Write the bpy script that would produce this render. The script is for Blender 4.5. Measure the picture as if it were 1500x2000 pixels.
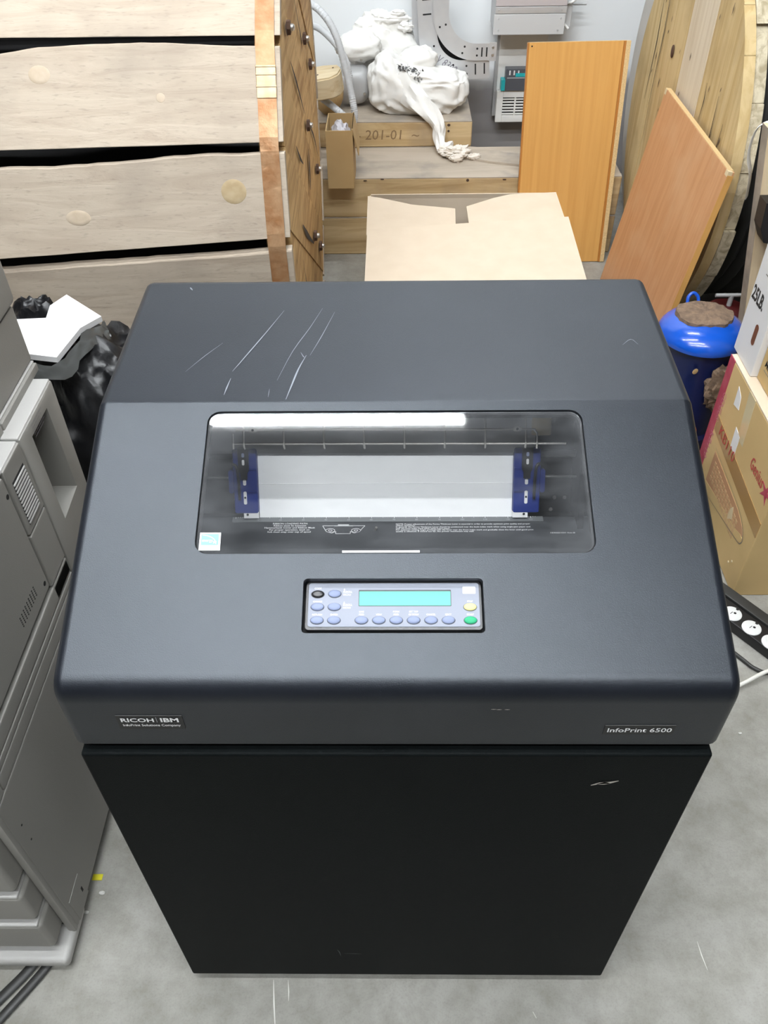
import bpy, bmesh, math, random
from mathutils import Vector, Matrix, noise
V = Vector
rnd = random.Random(7)
scene = bpy.context.scene
for o in list(bpy.data.objects): bpy.data.objects.remove(o)
COL = scene.collection

# ------------------------------------------------------------------ camera
def make_camera():
    f, p, r, y = 1611.65, 0.76303, -0.01716, -0.02015
    fwd = V((math.sin(y)*math.cos(p), math.cos(y)*math.cos(p), -math.sin(p)))
    right = V((math.cos(y), -math.sin(y), 0)); up = right.cross(fwd)
    c, s = math.cos(r), math.sin(r)
    R_, U_ = right*c + up*s, up*c - right*s
    m = Matrix((R_, U_, -fwd)).transposed().to_4x4(); m.translation = V((0.0021, -0.5026, 1.6764))
    cd = bpy.data.cameras.new('camera'); cd.sensor_fit = 'VERTICAL'; cd.sensor_height = 36.0; cd.sensor_width = 27.0
    cd.lens = f/2000*36; cd.clip_start = .01; cd.clip_end = 100
    ob = bpy.data.objects.new('camera', cd); ob.matrix_world = m; COL.objects.link(ob); scene.camera = ob
make_camera()

# ------------------------------------------------------------------ world, exposure
w = bpy.data.worlds.new('world'); scene.world = w; w.use_nodes = True
w.node_tree.nodes['Background'].inputs[0].default_value = (.93, .97, 1, 1)
w.node_tree.nodes['Background'].inputs[1].default_value = 0.08
scene.view_settings.view_transform = 'Standard'; scene.view_settings.look = 'None'
scene.view_settings.exposure = -0.36; scene.view_settings.gamma = 1.0; scene.view_settings.use_curve_mapping = False
TUBE_POWER = 330.0

# ------------------------------------------------------------------ materials
def _new(name):
    m = bpy.data.materials.new(name); m.use_nodes = True
    nt = m.node_tree; return m, nt, nt.nodes['Principled BSDF']
def c4(c): return (c[0], c[1], c[2], 1)
def mat(name, col, rough=.5, metal=0., col2=None, scale=30, bump=0., bscale=None, spec=.5, stretch=(1, 1, 1), detail=4, lo=.35, hi=.65, coat=0):
    m, nt, b = _new(name)
    b.inputs['Base Color'].default_value = c4(col); b.inputs['Roughness'].default_value = rough
    b.inputs['Metallic'].default_value = metal; b.inputs['Specular IOR Level'].default_value = spec
    if coat: b.inputs['Coat Weight'].default_value = coat
    N, L = nt.nodes, nt.links
    if col2 or bump:
        tc = N.new('ShaderNodeTexCoord'); mp = N.new('ShaderNodeMapping'); mp.inputs['Scale'].default_value = stretch
        L.new(tc.outputs['Object'], mp.inputs['Vector'])
    if col2:
        n = N.new('ShaderNodeTexNoise'); n.inputs['Scale'].default_value = scale; n.inputs['Detail'].default_value = detail
        L.new(mp.outputs[0], n.inputs['Vector'])
        r = N.new('ShaderNodeValToRGB'); r.color_ramp.elements[0].position = lo; r.color_ramp.elements[1].position = hi
        r.color_ramp.elements[0].color = c4(col); r.color_ramp.elements[1].color = c4(col2)
        L.new(n.outputs[0], r.inputs[0]); L.new(r.outputs[0], b.inputs['Base Color'])
    if bump:
        n2 = N.new('ShaderNodeTexNoise'); n2.inputs['Scale'].default_value = bscale or scale; n2.inputs['Detail'].default_value = 5
        L.new(mp.outputs[0], n2.inputs['Vector'])
        bp = N.new('ShaderNodeBump'); bp.inputs['Strength'].default_value = bump; bp.inputs['Distance'].default_value = .004
        L.new(n2.outputs[0], bp.inputs['Height']); L.new(bp.outputs[0], b.inputs['Normal'])
    return m
def wood(name, base, grain, stain=None, axis=0, gs=26, rough=.75, bump=.5, stain_amt=.6, along=1.2, fleck=0):
    """long grain along one axis plus broad stains with their own outline"""
    m, nt, b = _new(name); N, L = nt.nodes, nt.links
    b.inputs['Roughness'].default_value = rough; b.inputs['Specular IOR Level'].default_value = .25
    tc = N.new('ShaderNodeTexCoord'); oi = N.new('ShaderNodeObjectInfo')
    off = N.new('ShaderNodeVectorMath'); off.operation = 'SCALE'; off.inputs[0].default_value = (3.1, 5.7, 4.3); L.new(oi.outputs['Random'], off.inputs['Scale'])
    add = N.new('ShaderNodeVectorMath'); add.operation = 'ADD'; L.new(tc.outputs['Object'], add.inputs[0]); L.new(off.outputs[0], add.inputs[1])
    mp = N.new('ShaderNodeMapping'); sc = [gs]*3; sc[axis] = along; mp.inputs['Scale'].default_value = sc; L.new(add.outputs[0], mp.inputs[0])
    wn = N.new('ShaderNodeTexNoise'); wn.inputs['Scale'].default_value = 3; wn.inputs['Detail'].default_value = 2; L.new(add.outputs[0], wn.inputs['Vector'])
    n = N.new('ShaderNodeTexNoise'); n.inputs['Scale'].default_value = 1.6; n.inputs['Detail'].default_value = 6; n.inputs['Roughness'].default_value = .6; n.inputs['Distortion'].default_value = .8
    L.new(mp.outputs[0], n.inputs['Vector'])
    r = N.new('ShaderNodeValToRGB'); r.color_ramp.elements[0].position = .36; r.color_ramp.elements[1].position = .58
    r.color_ramp.elements[0].color = c4(grain); r.color_ramp.elements[1].color = c4(base); L.new(n.outputs[0], r.inputs[0])
    out = r.outputs[0]
    if stain:
        n3 = N.new('ShaderNodeTexNoise'); n3.inputs['Scale'].default_value = 4.5; n3.inputs['Detail'].default_value = 5; L.new(add.outputs[0], n3.inputs['Vector'])
        r3 = N.new('ShaderNodeValToRGB'); r3.color_ramp.elements[0].position = .5; r3.color_ramp.elements[1].position = .72
        r3.color_ramp.elements[0].color = (0, 0, 0, 1); r3.color_ramp.elements[1].color = (stain_amt,)*3+(1,); L.new(n3.outputs[0], r3.inputs[0])
        mx = N.new('ShaderNodeMixRGB'); L.new(r3.outputs[0], mx.inputs[0]); L.new(out, mx.inputs[1]); mx.inputs[2].default_value = c4(stain); out = mx.outputs[0]
    if fleck:
        m5 = N.new('ShaderNodeMapping'); s5 = [230]*3; s5[axis] = 45; m5.inputs['Scale'].default_value = s5; L.new(add.outputs[0], m5.inputs[0])
        n5 = N.new('ShaderNodeTexNoise'); n5.inputs['Scale'].default_value = 1; n5.inputs['Detail'].default_value = 3; L.new(m5.outputs[0], n5.inputs['Vector'])
        r5 = N.new('ShaderNodeValToRGB'); r5.color_ramp.elements[0].position = .58; r5.color_ramp.elements[1].position = .74; r5.color_ramp.elements[0].color = (0, 0, 0, 1); r5.color_ramp.elements[1].color = (fleck,)*3+(1,); L.new(n5.outputs[0], r5.inputs[0])
        m6 = N.new('ShaderNodeMixRGB'); L.new(r5.outputs[0], m6.inputs[0]); L.new(out, m6.inputs[1]); m6.inputs[2].default_value = (.16, .13, .1, 1); out = m6.outputs[0]
    L.new(out, b.inputs['Base Color'])
    bp = N.new('ShaderNodeBump'); bp.inputs['Strength'].default_value = bump; bp.inputs['Distance'].default_value = .004
    L.new(n.outputs[0], bp.inputs['Height']); L.new(bp.outputs[0], b.inputs['Normal'])
    return m
def emit(name, col, s):
    m, nt, b = _new(name); b.inputs['Base Color'].default_value = c4(col)
    b.inputs['Emission Color'].default_value = c4(col); b.inputs['Emission Strength'].default_value = s; return m
def thin_glass(name, dust=.05, tint=(1, 1, 1), dustcol=(.55, .57, .6), rim=0):
    """clear sheet: transparent with a Fresnel reflection and a film of dust and wipe marks"""
    m, nt, b = _new(name); N, L = nt.nodes, nt.links; N.remove(b); out = N['Material Output']
    tr = N.new('ShaderNodeBsdfTransparent'); tr.inputs[0].default_value = c4(tint)
    gl = N.new('ShaderNodeBsdfGlossy'); gl.inputs['Roughness'].default_value = .03
    fr = N.new('ShaderNodeFresnel'); fr.inputs[0].default_value = 1.45
    mx = N.new('ShaderNodeMixShader'); L.new(fr.outputs[0], mx.inputs[0]); L.new(tr.outputs[0], mx.inputs[1]); L.new(gl.outputs[0], mx.inputs[2])
    df = N.new('ShaderNodeBsdfDiffuse'); df.inputs[0].default_value = c4(dustcol)
    tc = N.new('ShaderNodeTexCoord'); mp = N.new('ShaderNodeMapping'); mp.inputs['Rotation'].default_value = (0, 0, .6); mp.inputs['Scale'].default_value = (9, 26, 9)
    n = N.new('ShaderNodeTexNoise'); n.inputs['Scale'].default_value = 1.0; n.inputs['Detail'].default_value = 6; n.inputs['Roughness'].default_value = .7
    L.new(tc.outputs['Object'], mp.inputs[0]); L.new(mp.outputs[0], n.inputs['Vector'])
    r = N.new('ShaderNodeValToRGB'); r.color_ramp.elements[0].position = .45; r.color_ramp.elements[1].position = .85
    r.color_ramp.elements[0].color = (dust*.35,)*3+(1,); r.color_ramp.elements[1].color = (dust*3,)*3+(1,); L.new(n.outputs[0], r.inputs[0])
    fac = r.outputs[0]
    if rim:
        sp = N.new('ShaderNodeSeparateXYZ'); L.new(tc.outputs['Object'], sp.inputs[0])
        ab = N.new('ShaderNodeMath'); ab.operation = 'ABSOLUTE'; L.new(sp.outputs[0], ab.inputs[0])
        mr = N.new('ShaderNodeMapRange'); mr.inputs[1].default_value = .175; mr.inputs[2].default_value = .238; mr.inputs[3].default_value = 0; mr.inputs[4].default_value = 1; L.new(ab.outputs[0], mr.inputs[0])
        my = N.new('ShaderNodeMapRange'); my.inputs[1].default_value = .300; my.inputs[2].default_value = .335; my.inputs[3].default_value = 0; my.inputs[4].default_value = .8; L.new(sp.outputs[1], my.inputs[0])
        mx_ = N.new('ShaderNodeMath'); mx_.operation = 'MAXIMUM'; L.new(mr.outputs[0], mx_.inputs[0]); L.new(my.outputs[0], mx_.inputs[1])
        n4 = N.new('ShaderNodeTexNoise'); n4.inputs['Scale'].default_value = 34; n4.inputs['Detail'].default_value = 6; L.new(tc.outputs['Object'], n4.inputs['Vector'])
        mu = N.new('ShaderNodeMath'); mu.operation = 'MULTIPLY'; L.new(mx_.outputs[0], mu.inputs[0]); L.new(n4.outputs[0], mu.inputs[1])
        ml = N.new('ShaderNodeMath'); ml.operation = 'MULTIPLY_ADD'; L.new(mu.outputs[0], ml.inputs[0]); ml.inputs[1].default_value = rim; L.new(r.outputs[0], ml.inputs[2]); fac = ml.outputs[0]
    m2 = N.new('ShaderNodeMixShader'); L.new(fac, m2.inputs[0]); L.new(mx.outputs[0], m2.inputs[1]); L.new(df.outputs[0], m2.inputs[2])
    L.new(m2.outputs[0], out.inputs[0]); return m

# ------------------------------------------------------------------ object helpers
PINV = {}
def thing(name, label, cat, loc=(0, 0, 0), rot=(0, 0, 0), group=None, local=False):
    o = bpy.data.objects.new(name, None); COL.objects.link(o); o.location = loc; o.rotation_euler = rot
    o.empty_display_size = .05; o['label'] = label; o['category'] = cat
    if group: o['group'] = group
    PINV[o.name] = Matrix.Identity(4) if local else Matrix.Translation(-V(loc))
    return o
def tag(o, label, cat, group=None, kind=None):
    o['label'] = label; o['category'] = cat
    if group: o['group'] = group
    if kind: o['kind'] = kind
    return o
def obj(name, bm, m, parent=None, smooth=None, wn=False):
    if isinstance(bm, bpy.types.Mesh): me = bm
    else:
        me = bpy.data.meshes.new(name); bmesh.ops.recalc_face_normals(bm, faces=bm.faces); bm.to_mesh(me); bm.free()
    if m: me.materials.clear(); me.materials.append(m)
    if smooth is not None:
        me.shade_smooth(); me.set_sharp_from_angle(angle=math.radians(smooth))
    o = bpy.data.objects.new(name, me); COL.objects.link(o)
    if parent is not None:
        o.parent = parent
        if parent.name in PINV: o.matrix_parent_inverse = PINV[parent.name]
    if wn:
        md = o.modifiers.new('normals', 'WEIGHTED_NORMAL'); md.keep_sharp = True
    return o
def bx(bm, lo, hi, bev=0, seg=2, M=None):
    r = bmesh.ops.create_cube(bm, size=1); vs = r['verts']
    for v in vs:
        v.co = V([(lo[i]+hi[i])/2 + v.co[i]*(hi[i]-lo[i]) for i in range(3)])
    if bev:
        es = list({e for v in vs for e in v.link_edges})
        rr = bmesh.ops.bevel(bm, geom=es, offset=bev, segments=seg, affect='EDGES', profile=.5); 
        vs = list({v for f in rr['faces'] for v in f.verts} | {v for v in vs if v.is_valid})
    if M is not None:
        for v in vs: v.co = M @ v.co
    return vs
def box(name, lo, hi, m, parent=None, bev=0, seg=2, M=None):
    bm = bmesh.new(); bx(bm, lo, hi, bev, seg, M)
    return obj(name, bm, m, parent, smooth=35 if bev else None, wn=bool(bev))
def frame(o, x, y):
    """4x4 with origin o, local x and y axes (z = x cross y)"""
    x = V(x).normalized(); y = V(y).normalized(); z = x.cross(y)
    m = Matrix((x, y, z)).transposed().to_4x4(); m.translation = V(o); return m
def poly_prism(bm, pts, z0, z1, M=None):
    """closed 2-D outline extruded along z"""
    a = [bm.verts.new((p[0], p[1], z0)) for p in pts]; b = [bm.verts.new((p[0], p[1], z1)) for p in pts]
    n = len(pts); fs = [bm.faces.new(a[::-1]), bm.faces.new(b)]
    for i in range(n): fs.append(bm.faces.new((a[i], a[(i+1) % n], b[(i+1) % n], b[i])))
    if M is not None:
        for v in a+b: v.co = M @ v.co
    return a+b
def prism(name, pts, z0, z1, m, parent=None, M=None, smooth=None):
    bm = bmesh.new(); poly_prism(bm, pts, z0, z1, M); return obj(name, bm, m, parent, smooth=smooth)
def rrect(x0, y0, x1, y1, r, n=6):
    out = []
    for cx, cy, a0 in ((x1-r, y1-r, 0), (x0+r, y1-r, 90), (x0+r, y0+r, 180), (x1-r, y0+r, 270)):
        for k in range(n+1):
            a = math.radians(a0+90*k/n); out.append((cx+r*math.cos(a), cy+r*math.sin(a)))
    return out
def smoothpath(pts, n=8):
    """Catmull-Rom through points"""
    P = [V(p) for p in pts]; P = [P[0]*2-P[1]]+P+[P[-1]*2-P[-2]]; out = []
    for i in range(1, len(P)-2):
        for k in range(n):
            t = k/n; a, b, c, d = P[i-1:i+3]
            out.append(.5*((2*b)+(c-a)*t+(2*a-5*b+4*c-d)*t*t+(3*b-a-3*c+d)*t**3))
    out.append(P[-2]); return out
def sweep(bm, path, rad, seg=8, flat=None, cap=True):
    """tube along a path; rad may be a function of t (0..1) and angle"""
    rings = []; n = len(path); up = V((0, 0, 1)); prev = None
    for i, p in enumerate(path):
        t = (path[min(i+1, n-1)]-path[max(i-1, 0)]).normalized()
        a = (prev - t*prev.dot(t)) if prev else (up - t*up.dot(t))
        if a.length < 1e-4: a = V((1, 0, 0))-t*t.x
        a.normalize(); prev = a; b = t.cross(a); ring = []
        for k in range(seg):
            th = 2*math.pi*k/seg; r = rad(i/(n-1), th) if callable(rad) else rad
            ca, sb = math.cos(th), math.sin(th)
            if flat: q = a*ca*flat[0]+b*sb*flat[1]
            else: q = (a*ca+b*sb)*r
            ring.append(bm.verts.new(p+q))
        rings.append(ring)
    for i in range(n-1):
        for k in range(seg): bm.faces.new((rings[i][k], rings[i][(k+1) % seg], rings[i+1][(k+1) % seg], rings[i+1][k]))
    if cap: bm.faces.new(rings[0][::-1]); bm.faces.new(rings[-1])
def tube(name, path, rad, m, parent=None, seg=8, flat=None, smooth=50):
    bm = bmesh.new(); sweep(bm, [V(p) for p in path], rad, seg, flat); return obj(name, bm, m, parent, smooth=smooth)
def lathe(bm, prof, seg=32, M=None):
    """profile of (r, z); closed on the axis at both ends"""
    rings = []
    for r, z in prof:
        rings.append([bm.verts.new((r*math.cos(2*math.pi*k/seg), r*math.sin(2*math.pi*k/seg), z)) for k in range(seg)] if r > 1e-6 else [bm.verts.new((0, 0, z))])
    for a, b in zip(rings, rings[1:]):
        for k in range(seg):
            q = [a[k % len(a)], a[(k+1) % len(a)], b[(k+1) % len(b)], b[k % len(b)]]
            q = list(dict.fromkeys(q))
            if len(q) > 2: bm.faces.new(q)
    if len(rings[0]) > 1: bm.faces.new(rings[0][::-1])
    if len(rings[-1]) > 1: bm.faces.new(rings[-1])
    if M is not None:
        for r in rings:
            for v in r: v.co = M @ v.co
def disc(name, r, h, M, m, parent, seg=16, sx=1, sy=1):
    bm = bmesh.new(); lathe(bm, [(r, 0), (r, h*.6), (r*.85, h)], seg, M @ Matrix.Diagonal((sx, sy, 1, 1))); return obj(name, bm, m, parent, smooth=40)
def bolt(name, M, r, h, m, parent, shank=0, mshank=None):
    """hexagon nut with a rounded screw end"""
    bm = bmesh.new(); lathe(bm, [(r, 0), (r, h), (r*.8, h*1.12)], 6, M)
    if shank: lathe(bm, [(r*.5, h), (r*.5, h+shank), (r*.35, h+shank*1.2)], 8, M)
    return obj(name, bm, m, parent)
def booled(o, cutters):
    for c in cutters:
        md = o.modifiers.new('cut', 'BOOLEAN'); md.operation = 'DIFFERENCE'; md.solver = 'EXACT'; md.object = c
    bpy.context.view_layer.update()
    dg = bpy.context.evaluated_depsgraph_get(); me = bpy.data.meshes.new_from_object(o.evaluated_get(dg))
    o.modifiers.clear(); old = o.data; nm = old.name; o.data = me; bpy.data.meshes.remove(old); me.name = nm
    for c in cutters:
        d = c.data; bpy.data.objects.remove(c); bpy.data.meshes.remove(d)
def lettering(name, body, o, xd, yd, h, m, parent=None, align='LEFT', bold=0., width=None, shear=0, lift=.0004, depth=.0, xs=1.):
    cu = bpy.data.curves.new('t', 'FONT'); cu.body = body; cu.size = 1; cu.offset = bold; cu.shear = shear; cu.align_x = align; cu.resolution_u = 2; cu.extrude = depth
    t = bpy.data.objects.new('t', cu); COL.objects.link(t); bpy.context.view_layer.update()
    dg = bpy.context.evaluated_depsgraph_get(); me = bpy.data.meshes.new_from_object(t.evaluated_get(dg))
    bpy.data.objects.remove(t); bpy.data.curves.remove(cu); me.name = name
    k = h/.69; M = frame(o, xd, yd); kx = k*xs
    if width:
        xsv = [v.co.x for v in me.vertices]; wd = max(xsv)-min(xsv); kx = width/wd
    for v in me.vertices: v.co = M @ V((v.co.x*kx, v.co.y*k, lift+v.co.z))
    return obj(name, me, m, parent)
def quad(bm, pts): bm.faces.new([bm.verts.new(p) for p in pts])
def streak(name, pts, wid, nrm, m, parent, lift=.0003):
    """thin scuff line lying on a surface"""
    bm = bmesh.new(); P = [V(p) for p in pts]; n = V(nrm).normalized(); prev = None; N_ = len(P)
    for i, p in enumerate(P):
        t = (P[min(i+1, N_-1)]-P[max(i-1, 0)]).normalized(); s = n.cross(t)*wid*.5*(1-.75*abs(2*i/(N_-1)-1))
        cur = (bm.verts.new(p+s+n*lift), bm.verts.new(p-s+n*lift))
        if prev: bm.faces.new((prev[0], prev[1], cur[1], cur[0]))
        prev = cur
    return obj(name, bm, m, parent)
def blob(bm, c, r, ns=40, nr=24, fn=None):
    """closed rounded body, radius modulated by fn(dir)"""
    rings = []
    for j in range(nr+1):
        a = math.pi*j/nr; ring = []
        for k in range(ns if 0 < j < nr else 1):
            b = 2*math.pi*k/ns; d = V((math.sin(a)*math.cos(b), math.sin(a)*math.sin(b), math.cos(a)))
            p = V((d.x*r[0], d.y*r[1], d.z*r[2]))
            if fn: p = fn(d, p)
            ring.append(bm.verts.new(V(c)+p))
        rings.append(ring)
    for a, b in zip(rings, rings[1:]):
        for k in range(ns):
            q = list(dict.fromkeys([a[k % len(a)], b[k % len(b)], b[(k+1) % len(b)], a[(k+1) % len(a)]]))
            if len(q) > 2: bm.faces.new(q)

# ------------------------------------------------------------------ shared materials
M_floor = None
def floor_material():
    m, nt, b = _new('concrete_floor'); N, L = nt.nodes, nt.links
    tc = N.new('ShaderNodeTexCoord')
    n1 = N.new('ShaderNodeTexNoise'); n1.inputs['Scale'].default_value = 2.2; n1.inputs['Detail'].default_value = 8; n1.inputs['Roughness'].default_value = .62
    n2 = N.new('ShaderNodeTexNoise'); n2.inputs['Scale'].default_value = 17; n2.inputs['Detail'].default_value = 8; n2.inputs['Roughness'].default_value = .7
    n3 = N.new('ShaderNodeTexNoise'); n3.inputs['Scale'].default_value = 260; n3.inputs['Detail'].default_value = 3
    for n in (n1, n2, n3): L.new(tc.outputs['Object'], n.inputs['Vector'])
    r1 = N.new('ShaderNodeValToRGB'); e = r1.color_ramp.elements; e[0].position = .3; e[1].position = .7; e[0].color = (.29, .28, .25, 1); e[1].color = (.41, .4, .365, 1); L.new(n1.outputs[0], r1.inputs[0])
    r2 = N.new('ShaderNodeValToRGB'); e = r2.color_ramp.elements; e[0].position = .28; e[1].position = .6; e[0].color = (.72, .71, .68, 1); e[1].color = (1, 1, 1, 1); L.new(n2.outputs[0], r2.inputs[0])
    r3 = N.new('ShaderNodeValToRGB'); e = r3.color_ramp.elements; e[0].position = .2; e[1].position = .5; e[0].color = (.85, .85, .85, 1); e[1].color = (1, 1, 1, 1); L.new(n3.outputs[0], r3.inputs[0])
    a = N.new('ShaderNodeMixRGB'); a.blend_type = 'MULTIPLY'; a.inputs[0].default_value = 1; L.new(r1.outputs[0], a.inputs[1]); L.new(r2.outputs[0], a.inputs[2])
    c = N.new('ShaderNodeMixRGB'); c.blend_type = 'MULTIPLY'; c.inputs[0].default_value = 1; L.new(a.outputs[0], c.inputs[1]); L.new(r3.outputs[0], c.inputs[2])
    L.new(c.outputs[0], b.inputs['Base Color']); b.inputs['Roughness'].default_value = .5; b.inputs['Specular IOR Level'].default_value = .3
    bp = N.new('ShaderNodeBump'); bp.inputs['Strength'].default_value = .08; bp.inputs['Distance'].default_value = .003; L.new(n2.outputs[0], bp.inputs['Height']); L.new(bp.outputs[0], b.inputs['Normal'])
    return m
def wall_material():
    """white emulsion with the soft shadow of the brackets painted grey into the lower part"""
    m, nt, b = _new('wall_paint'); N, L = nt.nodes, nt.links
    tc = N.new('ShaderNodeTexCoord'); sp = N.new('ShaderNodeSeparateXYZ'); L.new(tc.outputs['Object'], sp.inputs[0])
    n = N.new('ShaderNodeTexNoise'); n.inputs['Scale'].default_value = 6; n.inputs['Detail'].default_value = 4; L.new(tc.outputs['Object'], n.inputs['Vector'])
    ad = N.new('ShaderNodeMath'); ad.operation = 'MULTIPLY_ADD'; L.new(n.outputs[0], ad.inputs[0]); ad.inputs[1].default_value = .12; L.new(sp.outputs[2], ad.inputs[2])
    r = N.new('ShaderNodeValToRGB'); e = r.color_ramp.elements; e[0].position = .46; e[1].position = .56; e[0].color = (.3, .285, .285, 1); e[1].color = (.78, .8, .81, 1)  # grey end of the ramp is shadow painted on the lower wall
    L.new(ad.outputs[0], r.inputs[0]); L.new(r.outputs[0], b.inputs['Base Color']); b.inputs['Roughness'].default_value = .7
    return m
def printer_plastic():
    """fine spark-eroded charcoal plastic"""
    m, nt, b = _new('charcoal_plastic'); N, L = nt.nodes, nt.links
    b.inputs['Roughness'].default_value = .40; b.inputs['Specular IOR Level'].default_value = .6; b.inputs['Specular Tint'].default_value = (.86, .93, 1, 1)
    tc = N.new('ShaderNodeTexCoord'); n = N.new('ShaderNodeTexNoise'); n.inputs['Scale'].default_value = 900; n.inputs['Detail'].default_value = 2; L.new(tc.outputs['Object'], n.inputs['Vector'])
    n2 = N.new('ShaderNodeTexNoise'); n2.inputs['Scale'].default_value = 5; n2.inputs['Detail'].default_value = 6; L.new(tc.outputs['Object'], n2.inputs['Vector'])
    r = N.new('ShaderNodeValToRGB'); e = r.color_ramp.elements; e[0].position = .35; e[1].position = .75; e[0].color = (.004, .005, .008, 1); e[1].color = (.0085, .010, .0145, 1); L.new(n2.outputs[0], r.inputs[0]); L.new(r.outputs[0], b.inputs['Base Color'])
    bp = N.new('ShaderNodeBump'); bp.inputs['Strength'].default_value = .25; bp.inputs['Distance'].default_value = .0008; L.new(n.outputs[0], bp.inputs['Height']); L.new(bp.outputs[0], b.inputs['Normal'])
    return m
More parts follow.
